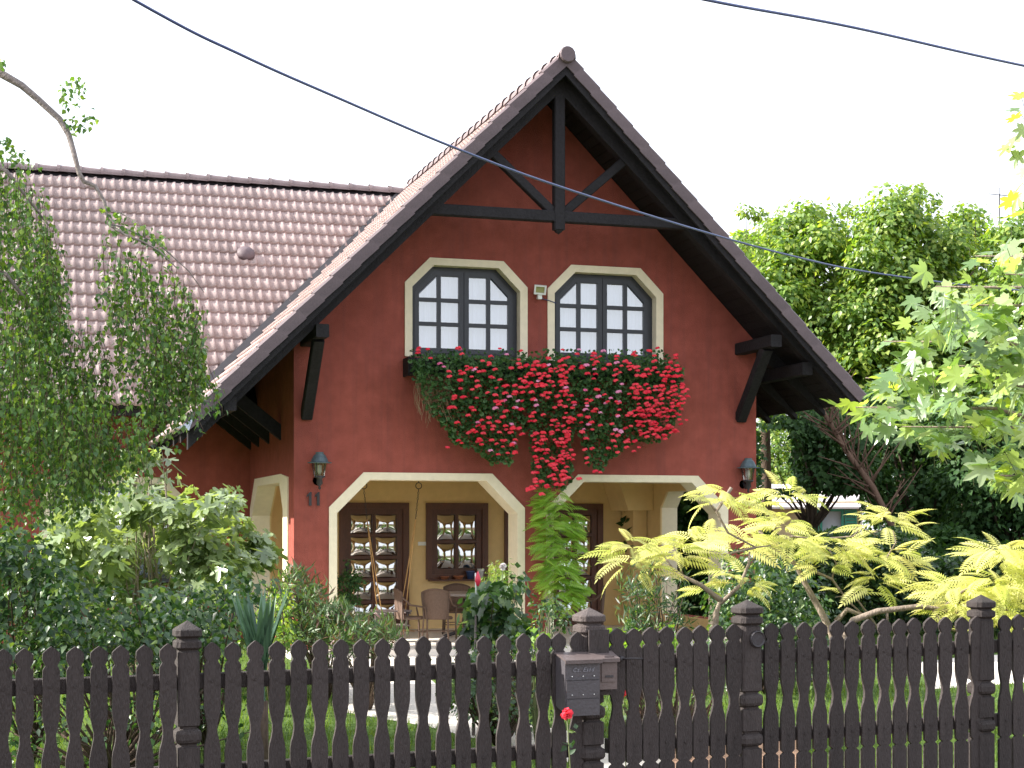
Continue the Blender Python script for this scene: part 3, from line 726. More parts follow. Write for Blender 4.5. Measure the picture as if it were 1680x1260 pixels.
MB().add([(EL - .02, YV - .02, RZ - (RX - EL) - .02), (EL + .10, YV - .02, RZ - (RX - EL) + .06), (EL + .05, YV - .03, RZ - (RX - EL) - .09), (EL - .12, YV + .1, RZ - (RX - EL) - .05)], [(0, 1, 2), (0, 2, 3)]).build('flashing', M['curtain'], H)

# lamps, number, floodlight ----------------------------------------
def wall_lamp(x, z, lab):
    r = empty('wall_lamp', (x, YF, z), label=lab, cat='lamp', group='lanterns on the front wall')
    y = YF - .17
    MB().lathe([(0, .20), (.055, .20), (.058, .19), (.05, .185), (.085, .15), (.115, .09), (.12, .07), (.165, .062), (.165, .052), (.11, .05), (0, .05)], (x, y, z), 16).build('lamp_hood', M['patina'], r)
    MB().lathe([(.098, .05), (.07, -.12), (.0, -.125)], (x, y, z), 10, False).build('lamp_glass', M['lampglass'], r)
    MB().lathe([(.0, .03), (.028, .02), (.03, -.06), (.015, -.1)], (x, y, z), 10).build('bulb', M['plastic'], r)
    MB().lathe([(.075, -.12), (.075, -.14), (.035, -.16), (.045, -.22), (.012, -.26), (.02, -.29), (0, -.31)], (x, y, z), 12).build('lamp_base', M['iron'], r)
    MB().lathe([(0, 0), (.065, 0), (.06, .03), (.03, .04)], (x, YF, z - .18), 14, axis='y').tube([(x, YF - .0, z - .16), (x, YF - .08, z - .24), (x, y + .02, z - .20)], .018).build('bracket', M['iron'], r)
    m = MB()
    for k in range(5):
        a = 2 * math.pi * k / 5 + .3; m.tube([(x + .1 * math.cos(a), y + .1 * math.sin(a), z + .05), (x + .073 * math.cos(a), y + .073 * math.sin(a), z - .12)], .005, 4)
    m.build('glass_bars', M['iron'], r)
wall_lamp(4.12, 2.58, 'round hooded lantern above the house number left of the left arch')
wall_lamp(10.47, 2.58, 'round hooded lantern at the right corner of the red wall')
nr_ = empty('house_number', (4.08, YF, 2.13), label='dark metal number 11 under the left wall lantern', cat='house number')
for dx in (-.055, .055):
    x = 4.075 + dx
    MB().slab([[(x - .018, 2.06), (x - .018, 2.20), (x - .045, 2.175), (x - .05, 2.195), (x - .005, 2.245), (x + .018, 2.245), (x + .018, 2.06)]], YF - .03, YF - .012, fXZ).box(x - .008, x + .008, YF - .012, YF, 2.1, 2.115).build('numeral', M['iron'], nr_)
fl = empty('floodlight', (7.27, YF, 5.11), label='small white floodlight with motion sensor between the upstairs windows', cat='floodlight')
x, z = 7.27, 5.12
f_ = Matrix.Translation((x, YF - .12, z)) @ Matrix.Rotation(R(18), 4, 'X') @ Matrix.Rotation(R(-12), 4, 'Z')
m = MB(); fr = MB().slab([[(-.085, -.065), (-.085, .065), (.085, .065), (.085, -.065)], [(-.062, -.045), (-.062, .045), (.062, .045), (.062, -.045)]], -.05, .0, fXZ)
m.add([f_ @ Vector(v) for v in fr.v], fr.f).build('housing', M['plastic'], fl)
m = MB(); b = MB().box(-.062, .062, -.012, .03, -.045, .045); m.add([f_ @ Vector(v) for v in b.v], b.f).build('reflector', surf('reflector', (.45, .45, .25), .25, .1, 3, 0, 10, .6, metal=.5), fl)
MB().box(x - .028, x + .028, YF - .13, YF - .06, z - .135, z - .075).build('sensor', M['plastic'], fl)
MB().box(x - .02, x + .02, YF - .1, YF, z - .03, z + .03).build('bracket', M['plastic'], fl)
tag(MB().tube([(7.31, YF - .02, 5.04), (7.36, YF - .015, 5.0), (7.45, YF - .03, 4.98), (7.54, YF - .03, 4.95)], .006, 5).build('lamp_cable', M['cable']), 'short dark cable from the floodlight to the right upstairs window', 'cable')
# ================================================================ fence
FD0, FT = 9.40, .4224; FANG = math.atan(FT) - TH
def fpos(u, z=0.0, off=0.0):
    d = FD0 / (1 - (u - 840) * FT / FPX); p = W(u, HV, d); p.z = z
    return p + Vector((-math.sin(FANG), math.cos(FANG), 0)) * off
def ftop(u): return 1.143 + (.010 if u > 960 else 0) + max(0, (u - 840)) / 830 * .03
RZF = Matrix.Rotation(FANG, 4, 'Z')
def picket_mesh(top=1.143, seed=0, k_=1.0):
    r = random.Random(seed)
    prof = [(0, .003), (.012, .020), (.028, .038), (.035, .0445), (.068, .0455), (.085, .038), (.099, .030), (.108, .036), (.122, .0445), (.30, .0455), (.355, .0445), (.385, .040), (.415, .033), (.45, .0265), (.48, .0265), (.515, .033), (.55, .041), (.585, .045), (.70, .0455), (.785, .0445), (.80, .027), (.815, .0445), (.83, .0455), (1.05, .0455)]
    j = [(d, h * k_ + r.uniform(-.0012, .0012)) for d, h in prof]
    pl = [(h, top - d) for d, h in j] + [(-h, top - d) for d, h in reversed(j)]
    m = MB(); m.slab([pl], -.011, .011, fXZ)
    # bolt heads / knots on the face
    for zz in (top - .205, top - .69):
        m.lathe([(.0085, -.004), (.0085, 0), (0.0085, .001)], (r.uniform(-.006, .006), -.011, zz), 6, False, axis='y')
    return m.mesh('picket', M['fence'])
PK = {k: [picket_mesh(1.143, s, k) for s in range(4)] for k in (.98, 1.12, 1.08)}; rp_ = random.Random(5)
def put_picket(u, par, off=-.03, k=.98):
    me = PK[k][rp_.randrange(4)]; o = link('picket', me, par, local=True)
    p = fpos(u, ftop(u) - 1.143 + rp_.uniform(-.004, .004), off)
    o.matrix_basis = Matrix.Translation(p - wloc(par)) @ RZF @ Matrix.Rotation(rp_.uniform(-.006, .006), 4, 'Y') @ Matrix.Rotation(rp_.uniform(-.02, .02), 4, 'Z')
    return o
def rail(u0, u1, par, dtop, h=.085):
    a = fpos(u0, ftop(u0) - dtop, .006); b = fpos(u1, ftop(u1) - dtop, .006)
    MB().beam(a, b, .042, h).build('rail', M['fence'], par)
def post(u, par, big=False, ztop=1.26, w=.058, cap='fence'):
    p = fpos(u, 0, .015); c = .0; s = [(0, .0), (.008, .012), (.046, w * 1.14), (.052, w * 1.20), (.080, w * 1.20), (.088, w * 1.05), (.093, w * .86), (.100, w * .86), (.105, w * 1.04), (.112, w * 1.17), (.142, w * 1.17), (.152, w * 1.0), (.156, w * .88), (.162, w * .88), (.168, w)]
    s += [(.555, w), (.562, w * .80), (.572, w * .80), (.585, w * 1.10), (.60, w * 1.17), (.63, w * 1.17), (.645, w * 1.08), (.655, w * .8), (.665, w * .8), (.672, w), (.80, w), (.807, w * .8), (.817, w * .8), (.83, w * 1.1), (.845, w * 1.17), (.875, w * 1.17), (.888, w * 1.05), (.896, w * .8), (.905, w * .8), (.912, w), (ztop, w)]
    m = MB(); vs = []; fs = []; k8 = 8
    for d, h in s:
        e = h * .30 if (d < .17 or .57 < d < .66 or .82 < d < .9) else h * .10
        for x, y in ((-h + e, -h), (h - e, -h), (h, -h + e), (h, h - e), (h - e, h), (-h + e, h), (-h, h - e), (-h, -h + e)):
            vs.append(RZF @ Vector((x, y, 0)) + Vector((p.x, p.y, ztop - d)))
    for i in range(len(s) - 1):
        for k in range(8): fs.append((i * 8 + k, i * 8 + (k + 1) % 8, (i + 1) * 8 + (k + 1) % 8, (i + 1) * 8 + k))
    split = 14 * 8
    o = MB().add(vs[:15 * 8], fs[:split]).build('post_cap', M[cap], None)
    q = MB().add(vs[14 * 8:], [tuple(i - 14 * 8 for i in f) for f in fs[split:]]).build('post', M['fence'], par)
    bpy.data.objects.remove(o) if False else None
    o.parent = q; o.location = (0, 0, 0) if True else o.location; o.location = -wloc(q)
    return q
us_left = [-199, -157, -116, -75, -34, 3, 41, 81, 120, 159, 197, 236, 273]
us_mid = [346, 381, 417, 452, 487, 521, 555, 589, 623, 657, 691, 724, 757, 790, 823, 856, 887, 914, 941]
us_gate = [1008, 1036, 1063, 1090, 1118, 1145, 1173, 1200]
us_r = [1260, 1287, 1314, 1340, 1367, 1393, 1419, 1445, 1471, 1496, 1522, 1547, 1572, 1597]
us_rr = [1643, 1666, 1690, 1714, 1738, 1761, 1784, 1806, 1828, 1850]
FN = empty('picket_fence', fpos(600), label='dark stained picket fence left of the letterboxes, with turned post', cat='fence')
for u in us_left + us_mid: put_picket(u, FN)
for a, b in ((-225, 292), (322, 955)):
    rail(a, b, FN, .205); rail(a, b, FN, .69)
post(308, FN, ztop=1.262)
GP = empty('gate_post', fpos(968), label='thick turned gate post with weathered cap behind the letterboxes', cat='post')
post(968, GP, ztop=1.288, w=.068, cap='fencelite')
GT = empty('garden_gate', fpos(1100), label='dark picket garden gate between the letterbox post and the post with a round plate', cat='gate')
for u in us_gate: put_picket(u, GT, k=1.12)
for a, b in ((995, 1212),):
    rail(a, b, GT, .205); rail(a, b, GT, .69)
p0 = fpos(1004, .46, -.05); MB().beam(p0, fpos(1034, .84, -.05) * 0 + p0 + Vector((.0, -.012, .001)), .03, .12, up=(0, 0, 1)).build('lock_plate', M['iron'], GT) if False else None
hp = fpos(1012, .985, -.05); MB().lathe([(.0, -.03), (.016, -.03), (.016, .01)], hp, 10, axis='y').tube([hp + Vector((0, -.03, 0)), hp + Vector((.05, -.045, .003)), hp + Vector((.12, -.045, 0))], .006, 6).build('handle', M['iron'], GT)
FR = empty('picket_fence', fpos(1430), label='dark stained picket fence right of the gate with two turned posts', cat='fence')
for u in us_r + us_rr: put_picket(u, FR, k=1.08)
for a, b in ((1243, 1598), (1628, 1870)):
    rail(a, b, FR, .205); rail(a, b, FR, .69)
q = post(1228, FR, ztop=1.315, w=.068); post(1612, FR, ztop=1.318, w=.064)
c_ = fpos(1234, 1.075, -.062)
m = MB(); b_ = MB().lathe([(.0, -.006), (.038, -.006), (.046, -.012), (.052, -.006), (.052, .006)], (0, 0, 0), 20, axis='y')
m.add([RZF @ Vector(v) + c_ for v in b_.v], b_.f, False).build('round_plate', M['iron'], FR)

# letterboxes -------------------------------------------------------
def fl_(par, pt):     # local frame at the fence: x along, y back
    return lambda v: RZF @ Vector(v) + pt
def letterbox(u0, u1, vt, vb, dep, front_off, lab, cat_mat, lid_mat, big):
    p0 = fpos(u0, 0, front_off); p1 = fpos(u1, 0, front_off); wd = (p1 - p0).length
    d = sT * p0.x + cT * p0.y; zt = EZ - (vt - HV) * d / FPX; zb = EZ - (vb - HV) * d / FPX
    r = empty('letterbox', (p0.x, p0.y, zb), label=lab, cat='letterbox', group='letterboxes on the gate post'); T_ = lambda v: RZF @ Vector((v[0], v[1], 0)) + Vector((p0.x, p0.y, v[2]))
    def add(mb, nm, mat):
        o = MB(); o.v = [tuple(T_(v)) for v in mb.v]; o.f = mb.f; o.smooth = mb.smooth; return o.build(nm, mat, r)
    b = MB().slab([[(0, zb), (0, zt + .035), (dep, zt + .035), (dep, zb)]], 0.0, wd, lambda a, b_, c: (c, a + .01, b_ - .035 * (1 - a / dep)))
    add(b, 'body', cat_mat)
    l = MB().slab([[(-.012, 0), (-.012, .008), (dep + .01, .008 + .035), (dep + .01, .035)]], -.008, wd + .008, lambda a, b_, c: (c, a, zt + b_ + .001)).box(-.008, wd + .008, -.014, -.008, zt - .012, zt + .008)
    add(l, 'lid', lid_mat)
    if big:
        for zz in (zb + (zt - zb) * .60, zb + (zt - zb) * .20):
            add(MB().box(.006, wd - .006, .002, .0098, zz, zz + .006).box(.006, wd - .006, .0015, .0095, zz - .10, zz - .006), 'front_panel', cat_mat)
            s = MB()
            for xx in (.04, wd / 2, wd - .04): s.lathe([(0, -.004), (.003, -.003), (.004, .003)], (xx, .002, zz + .02), 6, True, axis='y')
            add(s, 'rivets', M['plastic'])
        cu = bpy.data.curves.new('name_lettering', 'FONT'); cu.body = 'Cs. Esád'; cu.size = .034; cu.extrude = .0008; cu.space_character = 1.15; cu.shear = .3
        to = bpy.data.objects.new('name_lettering', cu); COL.objects.link(to); dg = bpy.context.evaluated_depsgraph_get()
        me = bpy.data.meshes.new_from_object(to.evaluated_get(dg)); bpy.data.objects.remove(to)
        me.materials.clear(); me.materials.append(surf('chalky_lettering', (.22, .22, .25), .8, .5, 90)); o = link('name_lettering', me, r, local=True)
        o.matrix_basis = Matrix.Translation(T_((.045, .006, zt - .060)) - wloc(r)) @ RZF @ Matrix.Rotation(R(90), 4, 'X')
    else:
        add(MB().box(.012, wd - .012, .003, .0098, zb + .01, zt - .02), 'front_panel', cat_mat)
        add(MB().box(wd * .3, wd * .75, -.0005, .0025, zb + .035, zb + .047), 'slot', M['iron'])
        add(MB().box(wd * .25, wd * .8, .0005, .0028, zb + .12, zb + .16), 'name_plate', M['boxbrown'])
    return r
letterbox(906, 962, 1086, 1162, .13, -.19, 'wide grey metal letterbox with embossed name, left of the gate post', M['boxmetal'], M['boxlid'], True)
letterbox(966, 995, 1083, 1122, .09, -.15, 'narrow brown letterbox with a slot, on the gate post', M['boxbrown'], M['boxlid'], False)
pb = fpos(968, 1.11, -.07); mbd = empty('mounting_board', pb, label='dark wooden board with a lower block on the gate post carrying the narrow letterbox', cat='board')
for nm, b_ in (('board', MB().box(-.045, .085, -.012, .0, -.14, .05)), ('block', MB().box(-.045, .085, -.035, -.012, -.33, -.27))):
    MB().add([RZF @ Vector(v) + pb for v in b_.v], b_.f).build(nm, M['fence'], mbd)

# ================================================================ porch things
def swing():
    Y = 23.3; a = PY(597, 797, Y); b = PY(687, 797, Y); r = empty('rope_swing', ((a.x + b.x) / 2, Y, .5), label='wooden baby swing seat hanging from chains and ropes in the left arch', cat='swing')
    sL = PY(616, 1000, Y); sR = PY(668, 1002, Y); sL.z = sR.z = PY(640, 1002, Y).z
    for h, kx, s_ in ((a, 0.0, sL), (b, 0.0, sR)):
        ch = MB(); ch.tube([h + Vector((.045 * math.cos(t), 0, .045 * math.sin(t))) for t in [i * math.pi / 8 for i in range(17)]], .007, 5, cap=False)
        ch.tube([h + Vector((0, 0, .045)), Vector((h.x, Y, 2.66))], .006, 4)
        end = h + (s_ - h) * .27; n = 11
        for i in range(n):
            c = h + Vector((0, 0, -.045)) + (end - h - Vector((0, 0, -.045))) * ((i + .5) / n); ax = Vector((.011, 0, 0)) if i % 2 else Vector((0, .011, 0))
            ch.tube([c + ax * math.cos(t) + Vector((0, 0, .021 * math.sin(t))) for t in [k * math.pi / 4 for k in range(9)]], .0035, 4, cap=False)
        ch.build('chain', M['iron'], r)
        for dy in (-.14, .14):
            MB().tube([end, Vector((s_.x + (.06 if s_ is sL else -.06), Y + dy, s_.z))], .008, 5).build('rope', M['rope'], r)
    zt = sL.z; zb = zt - .20; x0, x1 = sL.x, sR.x
    fr = MB()
    for y in (Y - .15, Y + .15): fr.beam((x0 - .03, y, zt), (x1 + .03, y, zt), .025, .03)
    for x in (x0, x1): fr.beam((x, Y - .17, zt - .03), (x, Y + .17, zt - .03), .025, .03)
    fr.build('guard_rail', M['greywood'], r)
    for x in (x0 + .03, x1 - .03):
        for y in (Y - .13, Y + .13): MB().beam((x, y, zt), (x, y, zb), .02, .02, up=(1, 0, 0)).build('spindle', M['greywood'], r)
    MB().box(x0 - .01, x1 + .01, Y - .16, Y + .16, zb - .02, zb).build('seat', M['greywood'], r)
swing()
def chair(x, y, rz, lab):
    r = empty('wicker_chair', (x, y, .1), 0, label=lab, cat='chair', group='wicker chairs around the porch table')
    Rm = Matrix.Rotation(rz, 4, 'Z'); T_ = lambda v: Rm @ (Vector(v) * .82) + Vector((x, y, .1))
    def add(mb, nm, mat=M['wicker']):
        o = MB(); o.v = [tuple(T_(v)) for v in mb.v]; o.f = mb.f; o.smooth = mb.smooth; o.build(nm, mat, r)
    # faces +y (towards the table); back at y=-0.25
    bk = MB(); n = 8; vs = []
    for j in range(5):
        for i in range(n + 1):
            a = -1 + 2 * i / n; vs.append((.23 * a, -.27 + .07 * a * a - .05 * j / 4, .42 + .46 * j / 4 + .06 * (1 - a * a) * (j / 4)))
    bk.add(vs, [(j * (n + 1) + i, j * (n + 1) + i + 1, (j + 1) * (n + 1) + i + 1, (j + 1) * (n + 1) + i) for j in range(4) for i in range(n)], True)
    add(bk, 'backrest')
    top = [( .25 * a, -.32 + .07 * a * a, .88 + .06 * (1 - a * a)) for a in [-1 + i / 5 for i in range(11)]]
    add(MB().tube([(-.27, .22, 0), (-.26, .20, .40), (-.28, .16, .62), (-.27, -.1, .66), (-.25, -.25, .80)] + top + [(.25, -.25, .80), (.27, -.1, .66), (.28, .16, .62), (.26, .20, .40), (.27, .22, 0)], .017, 6), 'frame')
    for sx in (-1, 1):
        add(MB().tube([(sx * .24, -.28, 0), (sx * .22, -.24, .42), (sx * .24, -.25, .88)], .016, 6), 'leg')
    add(MB().lathe([(0, .40), (.25, .40), (.26, .425), (.24, .45), (0, .455)], (0, -.02, 0), 14), 'seat')
    add(MB().tube([(-.26, .2, .18), (.26, .2, .18), (.24, -.27, .2), (-.24, -.27, .2), (-.26, .2, .18)], .009, 5), 'stretcher')
    return r
chair(5.74, 23.2, R(-88), 'brown wicker chair turned sideways beside the swing in the left arch')
chair(6.12, 23.1, R(-28), 'brown wicker chair with its back to the street, nearest the table')
chair(6.85, 24.75, R(165), 'dark rounded wicker chair behind the porch table against the wall')
chair(8.75, 23.9, R(70), 'dark wicker chair right of the table, seen behind the wisteria')
tb = empty('porch_table', (6.75, 23.85, .1), label='round stone topped table on the porch among the wicker chairs', cat='table')
MB().lathe([(0, .68), (.52, .68), (.55, .665), (.55, .65), (.50, .635), (0, .635)], (6.75, 23.85, .1), 28, False).build('table_top', M['tabletop'], tb)
MB().lathe([(.05, .635), (.045, .5), (.07, .3), (.05, .2), (.06, .1)], (6.75, 23.85, .05), 12).tube([(6.4, 23.85, .12), (6.6, 23.85, .18), (6.9, 23.85, .18), (7.1, 23.85, .12)], .03, 6).tube([(6.75, 23.5, .12), (6.75, 23.7, .18), (6.75, 24.0, .18), (6.75, 24.2, .12)], .03, 6).build('pedestal', M['iron'], tb)
def pot(x, y, z, rr, h, mat, nm, lab, prof=None):
    r = empty(nm, (x, y, z), label=lab, cat='pot' if 'pot' in nm else 'jar')
    MB().lathe(prof or [(0, 0), (rr * .7, 0), (rr * .95, h * .8), (rr * 1.08, h * .82), (rr * 1.08, h), (rr * .9, h), (rr * .85, h * .85), (0, h * .84)], (x, y, z), 14).build('vessel', mat, r); return r
# things along the porch window sill
tag(MB().box(6.72, 7.72, YB - .20, YB - .03, .885, .91).build('window_shelf', M['doorwood'], H))
for (x, rr, h, mt, nm, lab) in ((6.98, .07, .05, M['terracotta'], 'flower_pot', 'low terracotta saucer pot on the porch window sill, leftmost'), (7.22, .085, .06, M['terracotta'], 'flower_pot', 'flat terracotta dish in the middle of the porch window sill'),
                                (7.42, .07, .14, M['bluepot'], 'glazed_jug', 'blue glazed jug on the porch window sill'), (7.60, .055, .17, M['plastic'], 'white_pot', 'white pot at the right end of the porch window sill')):
    pot(x, YB - .12, .911, rr, h, mt, nm, lab)
p_ = PX(465, 858, 3.95); ln = empty('hanging_lantern', (3.98, 22.98, 1.6), label='small hanging wooden lantern in the side arch opening', cat='lantern')
MB().lathe([(.0, .14), (.03, .13), (.075, .08), (.075, .07), (0, .07)], (3.98, 22.98, 1.62), 4, False).build('roof', M['rope'], ln)
m = MB(); 
for a, b in ((-.04, -.04), (.04, -.04), (.04, .04), (-.04, .04)): m.beam((3.98 + a, 22.98 + b, 1.70), (3.98 + a, 22.98 + b, 1.44), .012, .012, up=(1, 0, 0))
m.box(3.93, 4.03, 22.93, 23.03, 1.42, 1.44).tube([(3.98, 22.98, 1.75), (3.98, 22.98, 2.42)], .004, 4).build('cage', M['rope'], ln)
ws = MB().box(6.58, 6.585, YB, YB, 0, 0)

# cables -------------------------------------------------------------
def cable(pts, r, lab, n=60, twist=False):
    P = [W(*p) for p in pts]; out = []
    for i in range(len(P) - 1):    # Catmull-Rom
        p0, p1, p2, p3 = P[max(0, i - 1)], P[i], P[i + 1], P[min(len(P) - 1, i + 2)]
        for k in range(10):
            t = k / 10; out.append(.5 * ((2 * p1) + (p2 - p0) * t + (2 * p0 - 5 * p1 + 4 * p2 - p3) * t * t + (3 * p1 - p0 - 3 * p2 + p3) * t ** 3))
    out.append(P[-1]); m = MB()
    if twist:
        tot = 0; res = [[], []]; dn = []
        for i in range(len(out) - 1):
            k = max(1, int((out[i + 1] - out[i]).length / .06))
            for j in range(k): dn.append(out[i].lerp(out[i + 1], j / k))
        for i, p in enumerate(dn):
            a = i * .55
            for s_ in (0, 1): res[s_].append(p + Vector((0, math.cos(a + s_ * math.pi), math.sin(a + s_ * math.pi))) * r * .8)
        for s_ in (0, 1): m.tube(res[s_], r, 5)
    else: m.tube(out, r, 6)
    tag(m.build('overhead_cable', M['cable']), lab, 'cable', 'overhead cables')
cable([(-500, -420, 6.6), (220, 0, 8.6), (400, 92, 9.2), (560, 163, 9.9), (740, 240, 10.8), (900, 300, 11.7), (1120, 370, 13.2), (1300, 420, 14.6), (1450, 450, 16.0), (1700, 478, 18.6), (1950, 480, 21)], .0085, 'long twisted cable sagging across the gable down to the right')
cable([(900, -60, 8.0), (1160, 0, 8.8), (1400, 45, 9.7), (1700, 112, 11.0), (2100, 190, 13.5)], .0085, 'short stretch of cable crossing the top right corner of the sky')
# ================================================================ plants
def npv(L): return np.array([[p[0], p[1], p[2]] for p in L], float)
def ipoly(poly, n):
    """n random pixel points inside a polygon (u,v)"""
    P = np.array(poly, float); lo, hi = P.min(0), P.max(0); out = []
    while len(out) < n:
        q = lo + (hi - lo) * rng.random((n * 2, 2)); ins = np.zeros(len(q), bool)
        for i in range(len(P)):
            a, b = P[i - 1], P[i]; c = ((a[1] > q[:, 1]) != (b[1] > q[:, 1])); 
            with np.errstate(divide='ignore', invalid='ignore'): xi = (b[0] - a[0]) * (q[:, 1] - a[1]) / (b[1] - a[1]) + a[0]
            ins ^= c & (q[:, 0] < xi)
        out += list(q[ins])
    return np.array(out[:n])
def unW(uv, d): return npv([W(u, v, dd) for (u, v), dd in zip(uv, np.ones(len(uv)) * d)])
def projA(P):
    d = sT * P[:, 0] + cT * P[:, 1]; r = cT * P[:, 0] - sT * P[:, 1]
    return 840 + FPX * r / d, HV - FPX * (P[:, 2] - EZ) / d
def limbs(mb, base, targets, r0, r1=.01, bend=.25, seed=0):
    r = random.Random(seed)
    for t in targets:
        t = Vector(t); b = Vector(base); mid = b.lerp(t, .5) + Vector((r.uniform(-1, 1), r.uniform(-1, 1), r.uniform(-.2, .8))) * bend * (t - b).length * .3
        q = [b.lerp(mid, .5) + Vector((r.uniform(-1, 1), r.uniform(-1, 1), 0)) * bend * .1, mid, mid.lerp(t, .5) + Vector((0, 0, r.uniform(0, .1)))]
        mb.tube([b, *q, t], [r0, r0 * .75, r0 * .5, r0 * .3, r1], 6)

# ---- background trees ------------------------------------------------
SHP = {k: leafshape(k) for k in ('oval', 'birch', 'lance', 'quad', 'blade', 'round', 'maple', 'fig', 'vineleaf')}
def bg_tree(u, vtop, vbot, d, halfw, lab, nc, per, size, mat='L_linden', gap=None, tr=.18, grp='leafy trees behind the garden', shape='oval', crad=.62, name='broadleaf_tree', lean=0):
    base = W(u, HV, d); base.z = 0; sc = d / FPX
    ztop = EZ + (HV - vtop) * sc; zbot = max(.3, EZ + (HV - vbot) * sc); hw = halfw * sc
    r = empty(name, base, label=lab, cat='tree', group=grp)
    C = []
    while len(C) < nc:
        a = rdir(1)[0]; q = rng.random() ** .33 * .97
        x, y, z = a * q
        zz = (zbot + ztop) / 2 + z * (ztop - zbot) / 2; wf = (1.0 - .35 * max(0, z)) * (1 + .18 * math.sin(7 * math.atan2(y, x) + base.x) + .12 * math.sin(11 * z + base.y))
        C.append((base.x + x * hw * wf, base.y + y * hw * .75 * wf, zz + rng.normal() * .15))
    C = np.array(C); cr = crad * (0.55 + .9 * rng.random(nc))
    P, nn, tp = clump_leaves(C, cr, per)
    # sprigs that break the outline
    if gap is not None:
        uu, vv = projA(P); k = np.ones(len(P), bool)
        for g in gap: k &= ~((uu > g[0]) & (uu < g[2]) & (vv > g[1]) & (vv < g[3]))
        P, nn, tp = P[k], nn[k], tp[k]
    foliage('crown', P, nn, tp, size * (.6 + .7 * rng.random(len(P))), SHP[shape], M[mat], r)
    mb = MB(); top = Vector((base.x + lean, base.y, zbot + (ztop - zbot) * .65))
    mid = Vector((base.x + lean * .5, base.y, max(.8, zbot * .8)))
    mb.tube([base, base.lerp(mid, .5) + Vector((.05, 0, 0)), mid, top], [tr, tr * .8, tr * .7, .03], 8)
    limbs(mb, mid, [C[i] for i in range(0, nc, max(1, nc // 16))], tr * .42, .01, .3, seed=int(u))
    mb.build('trunk', M['darkbark'], r); return r
HG = [(1322, 808, 1412, 905), (1236, 700, 1300, 800)]
bg_tree(1330, 335, 730, 38, 150, 'tall bushy green tree just right of the gable roof', 150, 260, .145, gap=HG)
bg_tree(1255, 350, 600, 42, 75, 'narrow bright green tree top against the roof edge', 60, 240, .145, gap=HG)
bg_tree(1480, 322, 760, 37, 125, 'tall linden behind the maple with an uneven crown', 130, 260, .145, gap=HG)
bg_tree(1585, 345, 740, 40, 110, 'dense green tree at the right behind the maple branches', 110, 240, .145, gap=HG)
bg_tree(1700, 345, 780, 36, 120, 'broad tree cut by the right edge of the picture', 100, 240, .145, gap=HG)
# sprigs on the skyline belong to the tall linden
SK = empty('tall_thin_tree', W(1510, HV, 38.5) - Vector((0, 0, EZ)), label='thin tree whose loose top twigs stick out above the linden', cat='tree')
cs = []
for u, v, r_ in ((1506, 312, .22), (1500, 335, .2), (1528, 330, .3), (1535, 352, .3), (1512, 360, .35), (1390, 342, .22), (1412, 350, .3), (1328, 345, .25), (1350, 352, .25), (1225, 345, .25), (1245, 352, .2), (1495, 380, .4), (1580, 345, .3), (1600, 352, .3)): cs.append((W(u, v, 38.5), r_))
Pk, Nk, Tk = clump_leaves(npv([c[0] for c in cs]), np.array([c[1] for c in cs]), 60); foliage('crown', Pk, Nk, Tk, .13 * (.7 + .6 * rng.random(len(Pk))), SHP['oval'], M['L_linden'], SK)
mk = MB(); mk.tube([W(1510, HV, 38.5) - Vector((0, 0, EZ)), W(1508, 600, 38.5), W(1508, 320, 38.5)], [.12, .08, .01], 6)
for c in cs: mk.tube([W(1508, 560, 38.5).lerp(c[0], .1), W(c[0].x * 0 + proj(c[0])[0], proj(c[0])[1] + 90, 38.5), c[0]], [.03, .02, .006], 5)
mk.build('trunk', M['darkbark'], SK)
# darker trees of the second row, trunks in the shade
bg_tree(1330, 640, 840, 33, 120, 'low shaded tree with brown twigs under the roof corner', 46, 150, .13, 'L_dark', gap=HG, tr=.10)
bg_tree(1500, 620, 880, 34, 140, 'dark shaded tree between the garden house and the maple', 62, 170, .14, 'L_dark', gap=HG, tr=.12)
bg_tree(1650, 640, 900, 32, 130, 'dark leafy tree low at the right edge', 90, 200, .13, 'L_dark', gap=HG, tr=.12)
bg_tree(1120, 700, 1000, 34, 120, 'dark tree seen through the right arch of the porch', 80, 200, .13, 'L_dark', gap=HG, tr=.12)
bg_tree(1275, 690, 900, 75, 60, 'pale sunlit tree far behind the house corner', 50, 150, .20, 'L_linden', tr=.12, crad=.9)
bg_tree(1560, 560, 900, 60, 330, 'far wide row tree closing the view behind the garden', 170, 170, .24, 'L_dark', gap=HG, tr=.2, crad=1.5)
BT = empty('bare_branches', W(1350, HV, 31) - Vector((0, 0, EZ)), label='brown twisted branches in the shade under the roof corner', cat='tree')
bb = MB(); b0 = W(1475, HV, 31); b0.z = 0; bb.tube([b0, W(1462, 860, 31), W(1432, 800, 31), W(1388, 740, 31), W(1348, 670, 31), (W(1335, 640, 31))], [.085, .07, .06, .05, .04, .02], 7)
rb = random.Random(4)
for i in range(60):
    k = rb.random(); s0 = W(1462 - 114 * k, 860 - 190 * k, 31 + rb.uniform(-.1, .1)); u2, v2 = 1462 - 114 * k + rb.uniform(-70, 60), 860 - 190 * k - rb.uniform(20, 90)
    bb.tube([s0, W((1462 - 114 * k + u2) / 2 + rb.uniform(-8, 8), (860 - 190 * k + v2) / 2, 31.1), W(u2, v2, 31.2 + rb.uniform(-.3, .3))], [.022, .014, .005], 5)
bb.build('branches', surf('reddish_bark', (.16, .10, .075), .9, .4, 8.0, .5, 30, .1), BT)
